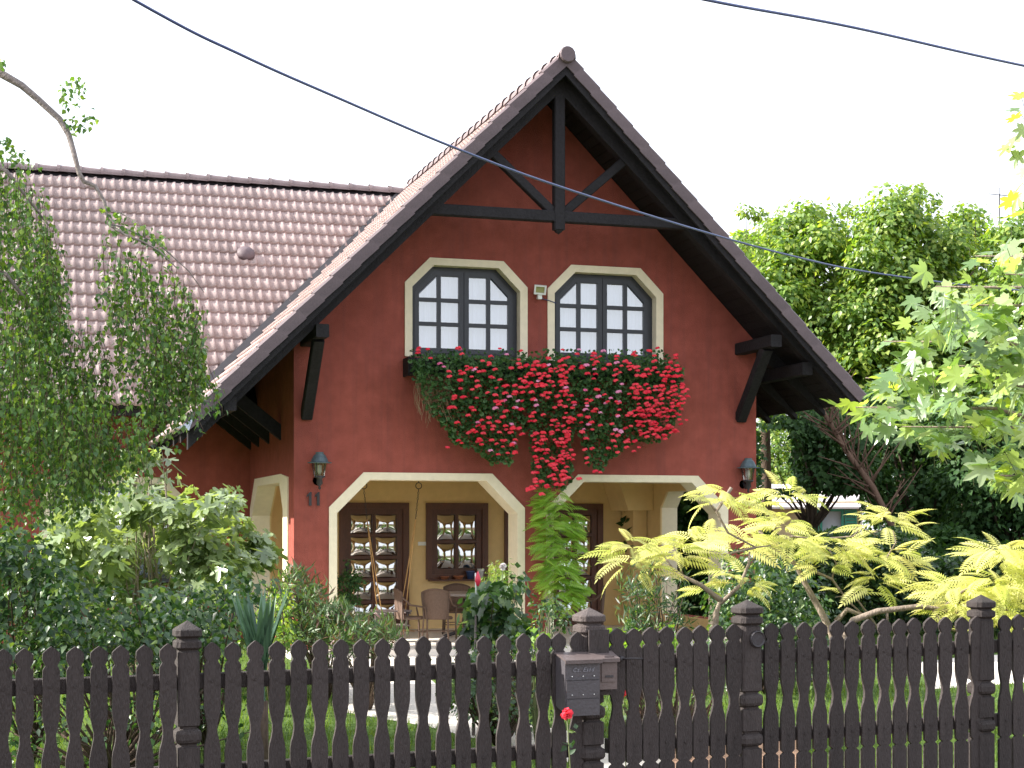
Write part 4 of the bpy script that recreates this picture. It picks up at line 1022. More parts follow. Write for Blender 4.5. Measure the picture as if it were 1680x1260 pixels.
# ---- hedge and shrubs at the back
def box_hedge(nm, pts, h, wd, lab, mat, n, size, cat='hedge', topmat=None):
    a, b = Vector(pts[0]), Vector(pts[1]); L = (b - a).length; dr = (b - a).normalized(); nr2 = Vector((-dr.y, dr.x, 0))
    P = []
    r = empty(nm, a.lerp(b, .5), label=lab, cat=cat)
    s = rng.random(n) * L; q = rng.normal(size=n) * wd * .33; hh = rng.random(n) ** .6 * h * (1 + .12 * np.sin(s * 2.1) + .08 * np.sin(s * 5.3 + 1)) 
    P = npv([a + dr * float(s[i]) + nr2 * float(q[i]) + Vector((0, 0, float(hh[i]))) for i in range(n)])
    nn = rdir(n); nn[:, 2] = np.abs(nn[:, 2]) + .3; foliage('foliage', P, nn, rdir(n), size * (.6 + .8 * rng.random(n)), SHP['oval'], M[mat], r)
    m = MB(); 
    for k in range(int(L / .6)):
        c = a + dr * (k + .5) * .6; m.tube([c, c + Vector((.05, 0, h * .7))], [.025, .01], 5)
    m.build('stems', M['darkbark'], r); return r
hA = W(1350, HV, 27.5); hB = W(1800, HV, 26.5); hA.z = hB.z = 0
box_hedge('hedge', (hA, hB), 1.55, 1.6, 'wide dark green hedge behind the lawn at the right', 'L_shrub', 30000, .085)
hA = W(1230, HV, 31); hB = W(1800, HV, 31); hA.z = hB.z = 0
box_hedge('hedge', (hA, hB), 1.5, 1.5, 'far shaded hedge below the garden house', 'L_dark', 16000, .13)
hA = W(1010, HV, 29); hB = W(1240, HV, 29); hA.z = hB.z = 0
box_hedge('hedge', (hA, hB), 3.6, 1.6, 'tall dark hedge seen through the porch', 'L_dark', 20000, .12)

# ---- garden house far behind ------------------------------------------
d = 48.0; g0 = W(1300, 905, d); g1 = W(1412, 905, d); gx = (g1 - g0).normalized(); gx.z = 0; gx.normalize(); gy = Vector((-gx.y, gx.x, 0)); gl = (g1 - g0).length
GHs = empty('garden_house', (g0.x, g0.y, 0), label='small pale house with green shutters far behind the golden sumac', cat='house')
def gmb(mb):
    o = MB(); o.v = [tuple(Vector((g0.x, g0.y, 0)) + gx * v[0] + gy * v[1] + Vector((0, 0, v[2]))) for v in mb.v]; o.f = mb.f; o.smooth = mb.smooth; return o
k = d / FPX; zz = lambda v: EZ + (HV - v) * k; xx_ = lambda u: (u - 1300) * k * 1.02
gmb(MB().slab([[(-3.5, 0), (-3.5, zz(826)), (gl, zz(822)), (gl, 0)], [(xx_(1344), zz(905)), (xx_(1344), zz(835)), (xx_(1383), zz(835)), (xx_(1383), zz(905))]], 0, .3, fXZ).box(-3.4, gl, .32, 5, 0, zz(830))).build('wall', M['palehouse'], GHs)
gmb(MB().add([(-3.9, -.5, zz(832)), (gl + .45, -.5, zz(832)), (gl + .45, 2.6, zz(790)), (-3.9, 2.6, zz(790)), (-3.9, 5.6, zz(832)), (gl + .45, 5.6, zz(832)), (-3.9, -.5, zz(835)), (gl + .45, -.5, zz(835))], [(0, 1, 2, 3), (3, 2, 5, 4), (6, 7, 1, 0)])).build('roof', M['greyroof'], GHs)
wfo = gmb(MB().slab([[(xx_(1344), zz(905)), (xx_(1344), zz(835)), (xx_(1383), zz(835)), (xx_(1383), zz(905))], [(xx_(1348), zz(903)), (xx_(1348), zz(839)), (xx_(1379), zz(839)), (xx_(1379), zz(903))]], -.03, .1, fXZ)).build('window', M['greenshut'], GHs)
gmb(MB().add([(xx_(1347), .12, zz(904)), (xx_(1380), .12, zz(904)), (xx_(1380), .12, zz(838)), (xx_(1347), .12, zz(838))], [(0, 1, 2, 3)])).build('curtain', M['curtain'], wfo)
for a, b in ((1384, 1403), (1322, 1342)):
    sh = gmb(MB().slab([[(xx_(a), zz(903)), (xx_(a), zz(836)), (xx_(b), zz(836)), (xx_(b), zz(903))], [(xx_(a + 2), zz(901)), (xx_(a + 2), zz(838)), (xx_(b - 2), zz(838)), (xx_(b - 2), zz(901))]], -.06, -.02, fXZ)).build('shutter', M['greenshut'], GHs)
    me_ = None
    for q in range(12):
        z = zz(900 - q * 5.2); gmb(MB().add([(xx_(a + 2), -.055, z), (xx_(b - 2), -.055, z), (xx_(b - 2), -.03, z + .075), (xx_(a + 2), -.03, z + .075)], [(0, 1, 2, 3)])).build('slat', M['greenshut'], sh)
gmb(MB().box(xx_(1408), xx_(1412), -.06, -.0, 0, zz(832))).build('corner_post', M['plastic'], GHs)
# antenna on the skyline
p = W(1640, 345, 45); ant = empty('tv_antenna', (p.x, p.y, 0), label='thin television antenna on a mast above the trees at the right', cat='antenna')
MB().tube([(p.x, p.y, 0), W(1640, 318, 45)], .018, 5).build('mast', M['iron'], ant)
MB().tube([W(1622, 318, 45), W(1690, 325, 45)], .012, 4).tube([W(1640, 308, 45), W(1640, 330, 45)], .012, 4).tube([W(1660, 314, 45), W(1660, 330, 45)], .01, 4).build('aerial', M['iron'], ant)

# ---- birch ------------------------------------------------------------
BR = empty('birch_tree', W(-190, HV, 13.5) - Vector((0, 0, EZ)), label='weeping birch with thin hanging twigs at the left edge', cat='tree')
tm = MB(); tb_ = W(-190, HV, 13.5); tb_.z = 0
tm.tube([tb_, tb_ + Vector((.05, 0, 1.5)), tb_ + Vector((.1, .1, 3.5)), tb_ + Vector((.15, .1, 6)), tb_ + Vector((.2, 0, 9))], [.2, .17, .14, .1, .03], 10)
br = [(-190, -60, 13.3), (-80, 60, 13.1), (0, 120, 13), (35, 140, 13), (62, 163, 13), (98, 196, 13), (113, 222, 13), (121, 250, 12.9), (130, 285, 12.9), (138, 298, 12.9), (156, 305, 12.9), (172, 332, 12.9), (178, 368, 12.9), (205, 385, 12.8), (235, 397, 12.8), (262, 412, 12.8), (290, 440, 12.7)]
rr = [.06, .045, .034, .030, .028, .026, .024, .022, .019, .018, .016, .014, .012, .010, .009, .007, .004]
tm.tube([W(*p) for p in br], rr, 7)
tm.tube([W(176, 345, 12.9), W(200, 350, 12.9), W(235, 372, 12.8), W(240, 395, 12.8)], [.009, .007, .005, .003], 5)
tm.tube([W(178, 368, 12.9), W(200, 372, 13.1), W(260, 400, 13.2), W(310, 445, 13.2), W(335, 480, 13.2)], [.008, .007, .006, .005, .003], 5)
for (u, v) in ((-60, 250), (-80, 420), (-60, 560)):
    tm.tube([W(-190, v + 60, 13.4), W(-80, v, 13.3), W(10, v + 30, 13.2), W(80, v + 120, 13.2)], [.04, .028, .018, .006], 6)
tm.build('trunk', M['birchbark'], BR)
strands = []
def add_strands(n, u0, u1, top, bot, d0, d1, dens=1.0, drift=0):
    for i in range(n):
        t = rng.random(); u = u0 + (u1 - u0) * t; vt = top(u) + rng.normal() * 18; vb = bot(u) + rng.normal() * 22
        vt2 = vt + (vb - vt) * rng.random() ** 1.6 * .75; L = 80 + rng.random() * 190
        strands.append((u, vt2, u + rng.normal() * 9 + drift, min(vb, vt2 + L), d0 + (d1 - d0) * rng.random(), dens))
ip = lambda xs, ys: (lambda u: float(np.interp(u, xs, ys)))
add_strands(200, -60, 95, ip([-60, 0, 30, 60, 95], [180, 240, 275, 310, 395]), ip([-60, 60, 95], [720, 680, 560]), 12.6, 14.4)
add_strands(40, 60, 108, ip([60, 108], [330, 440]), ip([60, 108], [640, 530]), 12.6, 13.6)
add_strands(125, 172, 335, ip([172, 195, 235, 290, 335], [385, 400, 405, 440, 520]), ip([172, 200, 250, 300, 335], [520, 620, 690, 690, 640]), 12.5, 13.4)
add_strands(34, 250, 350, ip([250, 350], [520, 600]), ip([250, 300, 350], [740, 690, 660]), 12.4, 13.2)
add_strands(55, 95, 180, ip([95, 180], [530, 540]), ip([95, 180], [680, 680]), 12.6, 13.6)
add_strands(240, -60, 175, ip([-60, 60, 110, 175], [520, 560, 620, 640]), ip([-60, 60, 140, 175], [870, 850, 830, 780]), 12.0, 14.2)
add_strands(65, 90, 235, ip([90, 235], [640, 680]), ip([90, 160, 200, 235], [820, 800, 760, 760]), 12.0, 13.0, 1.0, 14)
tw = MB(); LP, LN, LT = [], [], []
for (ua, va, ub, vb, d, dens) in strands:
    A = np.array(W(ua, va, d)); B = np.array(W(ub, vb, d + rng.normal() * .08)); L = np.linalg.norm(B - A)
    if L < .15: continue
    ph = rng.random() * 6; k = max(6, int(L / .022 * dens)); t = np.sort(rng.random(k)); side = rdir(k)
    wob = np.stack([np.sin(t * 5 + ph), np.cos(t * 4 + ph), np.zeros(k)], 1) * .03
    p = A + (B - A) * t[:, None] + wob + side * .035
    LP.append(p); nn = side + rdir(k) * .5; nn[:, 2] += .35; LN.append(nn); tp = side * .5; tp[:, 2] -= 1.0; LT.append(tp)
    q = [A + (B - A) * s + np.array([math.sin(s * 5 + ph), math.cos(s * 4 + ph), 0]) * .03 for s in (0, .25, .5, .75, 1)]
    tw.tube([Vector(x) for x in q], [.0028, .0025, .002, .0017, .001], 3, cap=False)
tw.build('twigs', M['darkbark'], BR)['kind'] = 'stuff'
# tuft on the bare branch and loose leaves against the sky
def tuft(poly, n, d):
    uv = ipoly(poly, n); p = unW(uv, d + rng.normal(size=n) * .08); LP.append(p); nn = rdir(n); nn[:, 1] -= .8; LN.append(nn); t_ = rdir(n) * .6; t_[:, 2] -= .8; LT.append(t_)
tuft([(92, 140), (118, 125), (135, 118), (146, 148), (130, 175), (108, 185), (98, 165)], 70, 13)
tuft([(98, 195), (125, 190), (158, 178), (160, 200), (140, 220), (118, 222)], 60, 13)
tuft([(0, 95), (10, 95), (4, 115), (0, 118)], 12, 13); tuft([(0, 195), (20, 230), (30, 270), (10, 265), (0, 240)], 36, 13); tuft([(20, 240), (70, 255), (68, 275), (30, 290)], 26, 13)
tuft([(160, 330), (185, 340), (230, 365), (280, 385), (270, 420), (240, 405), (180, 380)], 150, 12.9)
nb_ = 160; a_ = rdir(nb_); cc = np.array([-2.7, 14.0, 4.2]) + a_ * (rng.random((nb_, 1)) ** .4) * np.array([2.1, 2.2, 2.3])
Pc, Nc, Tc = clump_leaves(cc, .55 * (.6 + .8 * rng.random(nb_)), 150); kk = projA(Pc)[0] < -15
LP.append(Pc[kk]); LN.append(Nc[kk]); LT.append(Tc[kk])      # the tree's own crown, added out of view to shade the shrubs
LP, LN, LT = np.concatenate(LP), np.concatenate(LN), np.concatenate(LT)
foliage('leaves', LP, LN, LT, .043 * (.65 + .7 * rng.random(len(LP))), SHP['birch'], M['L_birch'], BR)

# ---- generic leafy shrub ----------------------------------------------
def shrub(nm, lab, cat, poly, n, d0, d1, size, mat, shape='oval', stems=6, base_u=None, group=None, upb=.6, ncl=None, crad=.14, stemmat='darkbark', lim=None, single=0, sname='leaf', tipdown=.4):
    P0 = np.array(poly, float); bu = base_u or P0[:, 0].mean(); dm = (d0 + d1) / 2; base = W(bu, HV, dm); base.z = 0
    r = empty(nm, base, label=lab, cat=cat, group=group)
    k = ncl or max(8, n // 30); uv = ipoly(poly, k); C = unW(uv, d0 + (d1 - d0) * rng.random(k))
    C[:, 2] = np.maximum(C[:, 2], .06); per = max(1, n // k)
    P, nn, tp = clump_leaves(C, crad * (.6 + .8 * rng.random(k)), per, .85, upb); tp[:, 2] -= tipdown - .4; P[:, 2] = np.maximum(P[:, 2], .02)
    sz = size * (.6 + .75 * rng.random(len(P))); sh = SHP[shape] if isinstance(shape, str) else shape
    if single:
        dd = sT * P[:, 0] + cT * P[:, 1]; order = np.argsort(dd - sz * 4)     # nearest and largest are objects
        a, b = order[:single], order[single:]
        pieces(sname, P[a], nn[a], tp[a], sz[a], sh, M[mat], r)
        if len(b): foliage('foliage', P[b], nn[b], tp[b], sz[b], sh, M[mat], r)
    else: foliage('foliage', P, nn, tp, sz, sh, M[mat], r)
    m = MB(); L = [C[i] for i in range(0, k, max(1, k // max(1, stems)))]
    limbs(m, base + Vector((rng.normal() * .05, 0, 0)), L, .018, .004, .25, seed=int(bu))
    m.build('stems', M[stemmat], r); return r
# fig bush, sunlit
shrub('fig_bush', 'sunlit fig bush with lobed leaves below the birch, in front of the main wall', 'bush', [(95, 840), (140, 815), (230, 815), (300, 812), (335, 790), (370, 795), (385, 825), (400, 880), (440, 885), (440, 905), (380, 960), (250, 985), (110, 980), (80, 900)], 2300, 16.2, 18.2, .132, 'L_fig', 'fig', stems=30, base_u=250, upb=1.0, ncl=120, crad=.19, single=290, stemmat='bark')
fs_ = shrub('fig_shoot', 'single upright fig shoot rising above the fig bush', 'shoot', [(225, 735), (275, 730), (285, 760), (270, 800), (215, 790), (205, 765)], 44, 17.0, 17.3, .15, 'L_fig', 'fig', stems=14, base_u=253, upb=1.3, ncl=14, crad=.12, single=44, stemmat='bark')
# dark shrubs along the fence, left
shrub('dark_shrub', 'large dark green shrub behind the fence at the far left', 'shrub', [(-60, 880), (40, 870), (90, 930), (120, 1000), (110, 1090), (-60, 1110)], 4600, 11.0, 13.5, .062, 'L_shrub', 'oval', 22, crad=.2, group='shrubs behind the left fence')
shrub('dark_shrub', 'mid green shrub behind the fence left of the turned post', 'shrub', [(60, 940), (200, 985), (300, 985), (330, 1010), (300, 1075), (80, 1085)], 3600, 10.8, 13.2, .055, 'L_shrub', 'oval', 22, crad=.2, group='shrubs behind the left fence')
shrub('dark_shrub', 'shrub with small leaves between the turned post and the yucca', 'shrub', [(230, 985), (300, 975), (400, 955), (430, 975), (390, 1010), (370, 1060), (300, 1080), (240, 1050)], 3000, 11.0, 14.5, .055, 'L_shrub', 'oval', 22, crad=.19, group='shrubs behind the left fence')
shrub('low_shrub', 'sparse woody undergrowth seen between the left pickets', 'shrub', [(-40, 1085), (300, 1085), (420, 1085), (450, 1200), (150, 1220), (-40, 1260)], 1300, 10.6, 12.5, .05, 'L_shrub', 'oval', 40, crad=.22, group='shrubs behind the left fence')
shrub('sunlit_shrub', 'yellow green shrub lit between the yucca and the side arch', 'shrub', [(430, 975), (455, 945), (475, 955), (490, 1000), (480, 1060), (410, 1060)], 1100, 14.5, 16.0, .045, 'L_linden', 'oval', 14, crad=.16)
# yucca
yb = W(425, HV, 10.9); yb.z = 0; YU = empty('yucca', yb, label='blue green yucca with upright sword leaves behind the fence', cat='plant')
n = 60; a = rng.random(n) * 6.28; t_ = rng.random(n) ** .7
nn = np.stack([np.cos(a), np.sin(a), .25 + 0 * a], 1); tp = np.stack([np.cos(a) * t_ * .75, np.sin(a) * t_ * .75, 1 - .2 * t_], 1)
bl = (np.array([(-.045, 0, 0), (.045, 0, 0), (.052, .5, .01), (-.052, .5, .01), (0, 1, .05), (0, 0, -.02), (0, .5, -.015)]), [(0, 5, 6, 3), (5, 1, 2, 6), (3, 6, 4), (6, 2, 4)])
Pb = np.tile(np.array([[yb.x, yb.y, .55]]), (n, 1)) + np.stack([np.cos(a), np.sin(a), 0 * a], 1) * .04
pieces('blade', Pb, -nn, tp, .50 + .36 * rng.random(n), bl, M['L_yucca'], YU)
MB().tube([yb, yb + Vector((0, 0, .6))], [.07, .06], 8).build('stem', M['darkbark'], YU)
# oleanders
def oleander(lab, poly, n, d0, d1, size=.13, mat='L_olea', grp='oleanders in front of the porch'):
    r = shrub('oleander', lab, 'shrub', poly, n, d0, d1, size, mat, 'lance', 26, group=grp, crad=.15, upb=.2, tipdown=-1.2); return r
oleander('reddish oleander in front of the red corner pillar', [(450, 975), (485, 945), (520, 965), (560, 1000), (595, 1025), (610, 1050), (560, 1060), (450, 1060)], 3000, 15.5, 17.5)
oleander('green oleander below the swing', [(560, 1030), (600, 1032), (640, 1030), (645, 1045), (640, 1065), (540, 1065)], 900, 15.0, 16.5, .12)
oleander('tall thin oleander in front of the right arch', [(1025, 950), (1060, 925), (1100, 935), (1130, 960), (1130, 1050), (1030, 1050)], 1300, 18.8, 20.0, .11, 'L_shrub')
# potted box by the door
shrub('dark_bush', 'dark round bush beside the left porch door', 'bush', [(555, 935), (575, 925), (590, 950), (585, 990), (555, 990)], 900, 22.6, 23.0, .05, 'L_dark', 'oval', 10, crad=.1)
# group in front of the porch
shrub('grape_shrub', 'shrub with broad leaves on a stake in front of the porch table', 'shrub', [(785, 975), (800, 968), (830, 980), (845, 995), (850, 1045), (785, 1050), (775, 1000)], 560, 13.4, 14.4, .085, 'L_shrub', 'vineleaf', 16, crad=.13, single=240)
shrub('conifer_shrub', 'slim feathery green shrub beside the white rose', 'shrub', [(800, 940), (815, 915), (830, 930), (835, 1000), (800, 1000)], 1600, 15.0, 15.6, .04, 'L_linden', 'lance', 8, crad=.09)
shrub('rose_bush', 'leafy rose bush right of the feathery shrub', 'shrub', [(822, 960), (850, 945), (860, 985), (868, 1000), (860, 1060), (815, 1060)], 300, 14.2, 14.9, .075, 'L_shrub', 'oval', 10, crad=.12, single=200)
shrub('lime_plant', 'lime green young plant by the red pillar above the fence', 'plant', [(862, 1040), (885, 1020), (895, 1045), (885, 1080), (865, 1075)], 60, 12.4, 12.8, .075, 'L_vine', 'oval', 6, crad=.1, single=60, stemmat='stem')
shrub('climber', 'thin leafy climber at the foot of the wisteria pillar', 'plant', [(868, 990), (905, 985), (925, 1010), (925, 1050), (868, 1050)], 260, 17.5, 18.2, .055, 'L_shrub', 'oval', 8, crad=.13, stemmat='stem')
shrub('flower_bed', 'mixed low green plants behind the pickets by the path', 'plants', [(740, 1055), (900, 1050), (900, 1130), (880, 1185), (745, 1190)], 2600, 12.2, 14.0, .045, 'L_shrub', 'oval', 30, crad=.14)
shrub('flower_bed', 'green plants seen through the gate pickets', 'plants', [(995, 1050), (1215, 1040), (1215, 1180), (1060, 1240), (995, 1240)], 3200, 12.0, 14.0, .05, 'L_olea', 'lance', 40, crad=.15)
shrub('light_foliage', 'yellow green leaves right behind the gate tops', 'plants', [(1000, 1045), (1125, 1035), (1125, 1075), (1000, 1075)], 400, 12.5, 13.2, .05, 'L_vine', 'oval', 12, crad=.1)
# white rose
def rosehead(p, r, mat, par, nm='bloom'):
    n = 26; d_ = rdir(n); d_[:, 2] += .3; k = (.25 + .75 * np.arange(n) / n)[:, None]
    P = np.array([p.x, p.y, p.z]) + unit(d_) * r * .55 * k; o = foliage(nm, P, unit(d_), rdir(n), r * .85, SHP['round'], M[mat], par, stuff=False); return o
rw = W(825, 930, 14.6); RS = empty('white_rose', Vector((rw.x, rw.y, 0)), label='single pale rose on a tall stem in front of the porch', cat='rose')
rosehead(rw, .04, 'F_white', RS); MB().tube([(rw.x, rw.y, 0), (rw.x - .03, rw.y, .8), rw - Vector((0, 0, .02))], [.006, .005, .004], 5).build('stem', M['stem'], RS)
def redrose(u, v, d, lab):
    p = W(u, v, d); r = empty('red_rose', (p.x, p.y, 0), label=lab, cat='rose', group='red roses'); rosehead(p, .042, 'F_red', r)
    MB().tube([(p.x + .02, p.y, .0), (p.x + .02, p.y, p.z * .6), p], .004, 5).build('stem', M['stem'], r)
    n = 9; P = np.tile(np.array([p.x + .01, p.y, p.z]), (n, 1)) + rdir(n) * .03; P[:, 2] -= .05 + rng.random(n) * .15; foliage('foliage', P, rdir(n), rdir(n), .05, SHP['oval'], M['L_shrub'], r)
redrose(930, 1172, 9.0, 'red rose hanging below the wide letterbox'); redrose(1022, 1134, 10.6, 'red rose behind the gate beside the handle')
# garden stake with a glass tulip
tp0 = W(784, 945, 13.8); gb = Vector((tp0.x - .04, tp0.y, 0)); TU = empty('garden_ornament', gb, label='red glass tulip on a pale stake in front of the porch', cat='ornament')
MB().tube([gb, gb + Vector((.015, 0, .5)), W(781, 985, 13.8)], [.016, .014, .008], 6).build('stake', M['birchbark'], TU)
MB().tube([W(781, 985, 13.8), W(780, 940, 13.8)], .006, 5).build('rod', M['plastic'], TU)
m = MB(); m.lathe([(0, -.09), (.012, -.08), (.026, -.045), (.024, -.015), (.010, .025), (.0, .045)], tp0, 8); m.build('tulip', M['redpaint'], TU)

# ---- flower box and geraniums -----------------------------------------
FB = empty('flower_box', (7.3, 21.85, 3.95), label='long dark wooden flower box under the upstairs windows', cat='flower box')
MB().box(5.33, 9.30, 21.66, 21.69, 3.86, 4.08).box(5.33, 9.30, 21.955, 21.98, 3.86, 4.08).box(5.33, 9.30, 21.69, 21.955, 3.86, 3.885).box(5.31, 5.335, 21.66, 21.98, 3.84, 4.09).box(9.30, 9.325, 21.66, 21.98, 3.84, 4.09).build('trough', M['wood'], FB)
for x in (5.6, 7.3, 9.0): MB().box(x - .03, x + .03, 21.68, 21.999, 3.81, 3.84).box(x - .03, x + .03, 21.97, 21.998, 3.6, 3.81).build('bracket', M['iron'], FB)
GE = empty('geraniums', (7.3, 21.8, 3.95), label='mass of trailing red and pink geraniums spilling from the flower box', cat='flowers')
body = [(672, 590), (700, 578), (760, 582), (850, 585), (900, 580), (960, 585), (1000, 582), (1060, 585), (1105, 590), (1120, 605), (1122, 640), (1112, 680), (1100, 715), (1070, 728), (1045, 722), (1010, 745), (985, 770), (960, 760), (955, 720), (945, 700), (935, 735), (940, 785), (925, 800), (880, 795), (872, 750), (868, 710), (850, 700), (845, 740), (835, 762), (805, 758), (780, 735), (745, 730), (735, 715), (720, 690), (700, 672), (692, 650), (680, 620)]
n = 9500; uv = ipoly(body, n); e = rng.random(n) ** 1.4
Y_ = 21.62 - .02 - e * .34 * np.clip((790 - uv[:, 1]) / 160, .25, 1)
P = npv([PY(u, v, y) for (u, v), y in zip(uv, Y_)]); nn = rdir(n) * .7; nn[:, 1] -= .7; nn[:, 2] += .5; tp = rdir(n) * .6; tp[:, 2] -= .5
foliage('foliage', P, nn, tp, .055 * (.6 + .7 * rng.random(n)), SHP['round'], M['L_ger'], GE)
n2 = 260; uv = ipoly([(672, 575), (1110, 572), (1110, 592), (672, 592)], n2); P = npv([PY(u, v, 21.6 + .2 * rng.random()) for u, v in uv]); nn = rdir(n2); nn[:, 1] -= .6; foliage('foliage', P, nn, rdir(n2), .05, SHP['round'], M['L_ger'], GE)
# dry tendrils on the left
mb = MB()
for i in range(120):
    u = 680 + rng.random() * 55; v = 610 + rng.random() * 40; p = PY(u, v, 21.5 - rng.random() * .1); q = [p]; L = .12 + rng.random() * .35
    for k in range(4): q.append(q[-1] + Vector((rng.normal() * .025 + .015, rng.normal() * .01, -L / 4)))
    mb.tube(q, .0025, 3, cap=False)
mb.build('dry_stems', M['drystem'], GE)['kind'] = 'stuff'
def umbel():
    vb, fb = SHP['quad']; n = 19; g = np.random.default_rng(2); d_ = g.normal(size=(n, 3)); d_ /= np.linalg.norm(d_, axis=1, keepdims=True); d_[:, 2] = np.abs(d_[:, 2]) * .6 + .0
    d_[:, 1] = -np.abs(d_[:, 1]) * .9
    V = []; F = []
    for i in range(n):
        c = d_[i] * (.42 + .22 * g.random()); nn_ = unit(d_[i:i + 1]); b, t, q = frames(nn_, g.normal(size=(1, 3)))
        o = len(V)
        for x, y, z in [(-.19, -.15, 0), (.18, -.19, .03), (.15, .21, .06), (-.2, .16, .0)]: V.append(c + b[0] * x + t[0] * y + q[0] * z)
        F.append((o, o + 1, o + 2, o + 3))
    return np.array(V), F
UM = umbel()
reg_red = [([(735, 600), (860, 595), (1000, 600), (1120, 600), (1122, 700), (1090, 725), (1050, 720), (985, 775), (955, 760), (940, 700), (940, 790), (880, 790), (868, 705), (840, 760), (800, 755), (740, 720), (730, 650)], 260), ([(862, 600), (942, 600), (942, 800), (876, 800)], 120), ([(1040, 610), (1122, 600), (1124, 715), (1040, 725)], 130), ([(730, 590), (1110, 580), (1110, 605), (730, 612)], 45), ([(680, 572), (1110, 572), (1110, 590), (680, 590)], 16), ([(840, 800), (900, 790), (940, 765), (950, 790), (930, 800), (880, 810)], 10)]
FPs = [ipoly(p, k) for p, k in reg_red]; FPs.append(np.array([(686, 576), (702, 574), (752, 573), (706, 589), (734, 735), (757, 728), (977, 775), (985, 776), (950, 787), (1128, 652), (1127, 640), (1126, 690), (1048, 735), (1040, 742), (872, 800), (889, 812)])); uv = np.concatenate(FPs)
pink = np.array([(722, 598), (728, 603), (778, 608), (851, 598), (883, 626), (900, 600), (962, 601), (975, 607), (1012, 597), (960, 641), (982, 652), (1002, 654), (1015, 645), (1020, 631), (1016, 660), (993, 663), (985, 678), (963, 667), (961, 674), (1010, 706), (1020, 710), (966, 698), (958, 705), (1014, 684), (846, 671), (850, 659), (836, 652), (828, 658), (813, 671), (805, 741), (843, 728), (839, 697), (784, 694), (880, 666), (877, 658), (943, 665), (975, 585), (990, 578), (950, 575), (831, 583), (1075, 641), (755, 575), (1018, 708), (928, 638)], float)
def heads(uv, mat, nm, lab=None):
    k = len(uv); P = npv([PY(u, v, 21.60 - .36 * min(1, max(.35, (790 - v) / 150)) - .05 * rng.random()) for u, v in uv]); nn = np.tile(np.array([[0., 0, 1.]]), (k, 1)) + rdir(k) * .22
    tp = np.tile(np.array([[0., 1., 0]]), (k, 1)) + rdir(k) * .3; return P, nn, tp, .055 + .036 * rng.random(k)
P, nn, tp, sz = heads(pink, 'F_pink', 'bloom'); pieces('pink_bloom', P, nn, tp, sz, UM, M['F_pink'], GE)
rng.shuffle(uv); P, nn, tp, sz = heads(uv, 'F_red', 'bloom')
pieces('red_bloom', P[:256], nn[:256], tp[:256], sz[:256], UM, M['F_red'], GE)
foliage('red_blooms', P[256:], nn[256:], tp[256:], sz[256:], UM, M['F_red'], GE)

# ---- wisteria on the pillar ---------------------------------------------
WV = empty('wisteria', (7.35, 21.6, 0), label='bright green wisteria climbing the pillar between the arches', cat='climbing plant')
FRD = frond(8, .32, .095, .35)
ok = []; poly = [(893, 800), (915, 795), (930, 815), (945, 850), (955, 875), (958, 900), (948, 940), (962, 960), (962, 985), (945, 1000), (912, 1000), (888, 960), (885, 920), (878, 880), (875, 830)]
poly = [(898, 800), (912, 795), (925, 820), (938, 850), (945, 875), (946, 900), (938, 935), (950, 955), (950, 985), (935, 1000), (912, 1000), (898, 960), (893, 920), (890, 880), (888, 840)]
uv = ipoly(poly, 420); P = npv([PY(u, v, 21.85 - .40 * rng.random()) for u, v in uv]); k = len(P); side = np.sign(uv[:, 0] - 915 + rng.normal(size=k) * 25)
tp = np.stack([side * (.6 + .4 * rng.random(k)), -.6 * rng.random(k), .05 + rng.normal(size=k) * .45], 1); nn = np.stack([rng.normal(size=k) * .2, -.55 + rng.normal(size=k) * .3, .8 + 0 * tp[:, 0]], 1)
sz = .13 + .12 * rng.random(k); pieces('frond', P[:300], nn[:300], tp[:300], sz[:300], FRD, M['L_vine'], WV); foliage('fronds', P[300:], nn[300:], tp[300:], sz[300:], FRD, M['L_vine'], WV)
MB().tube([(7.38, 21.75, 0), (7.30, 21.7, .8), (7.40, 21.75, 1.6), (7.32, 21.8, 2.5)], [.03, .025, .02, .012], 6).build('stem', M['bark'], WV)

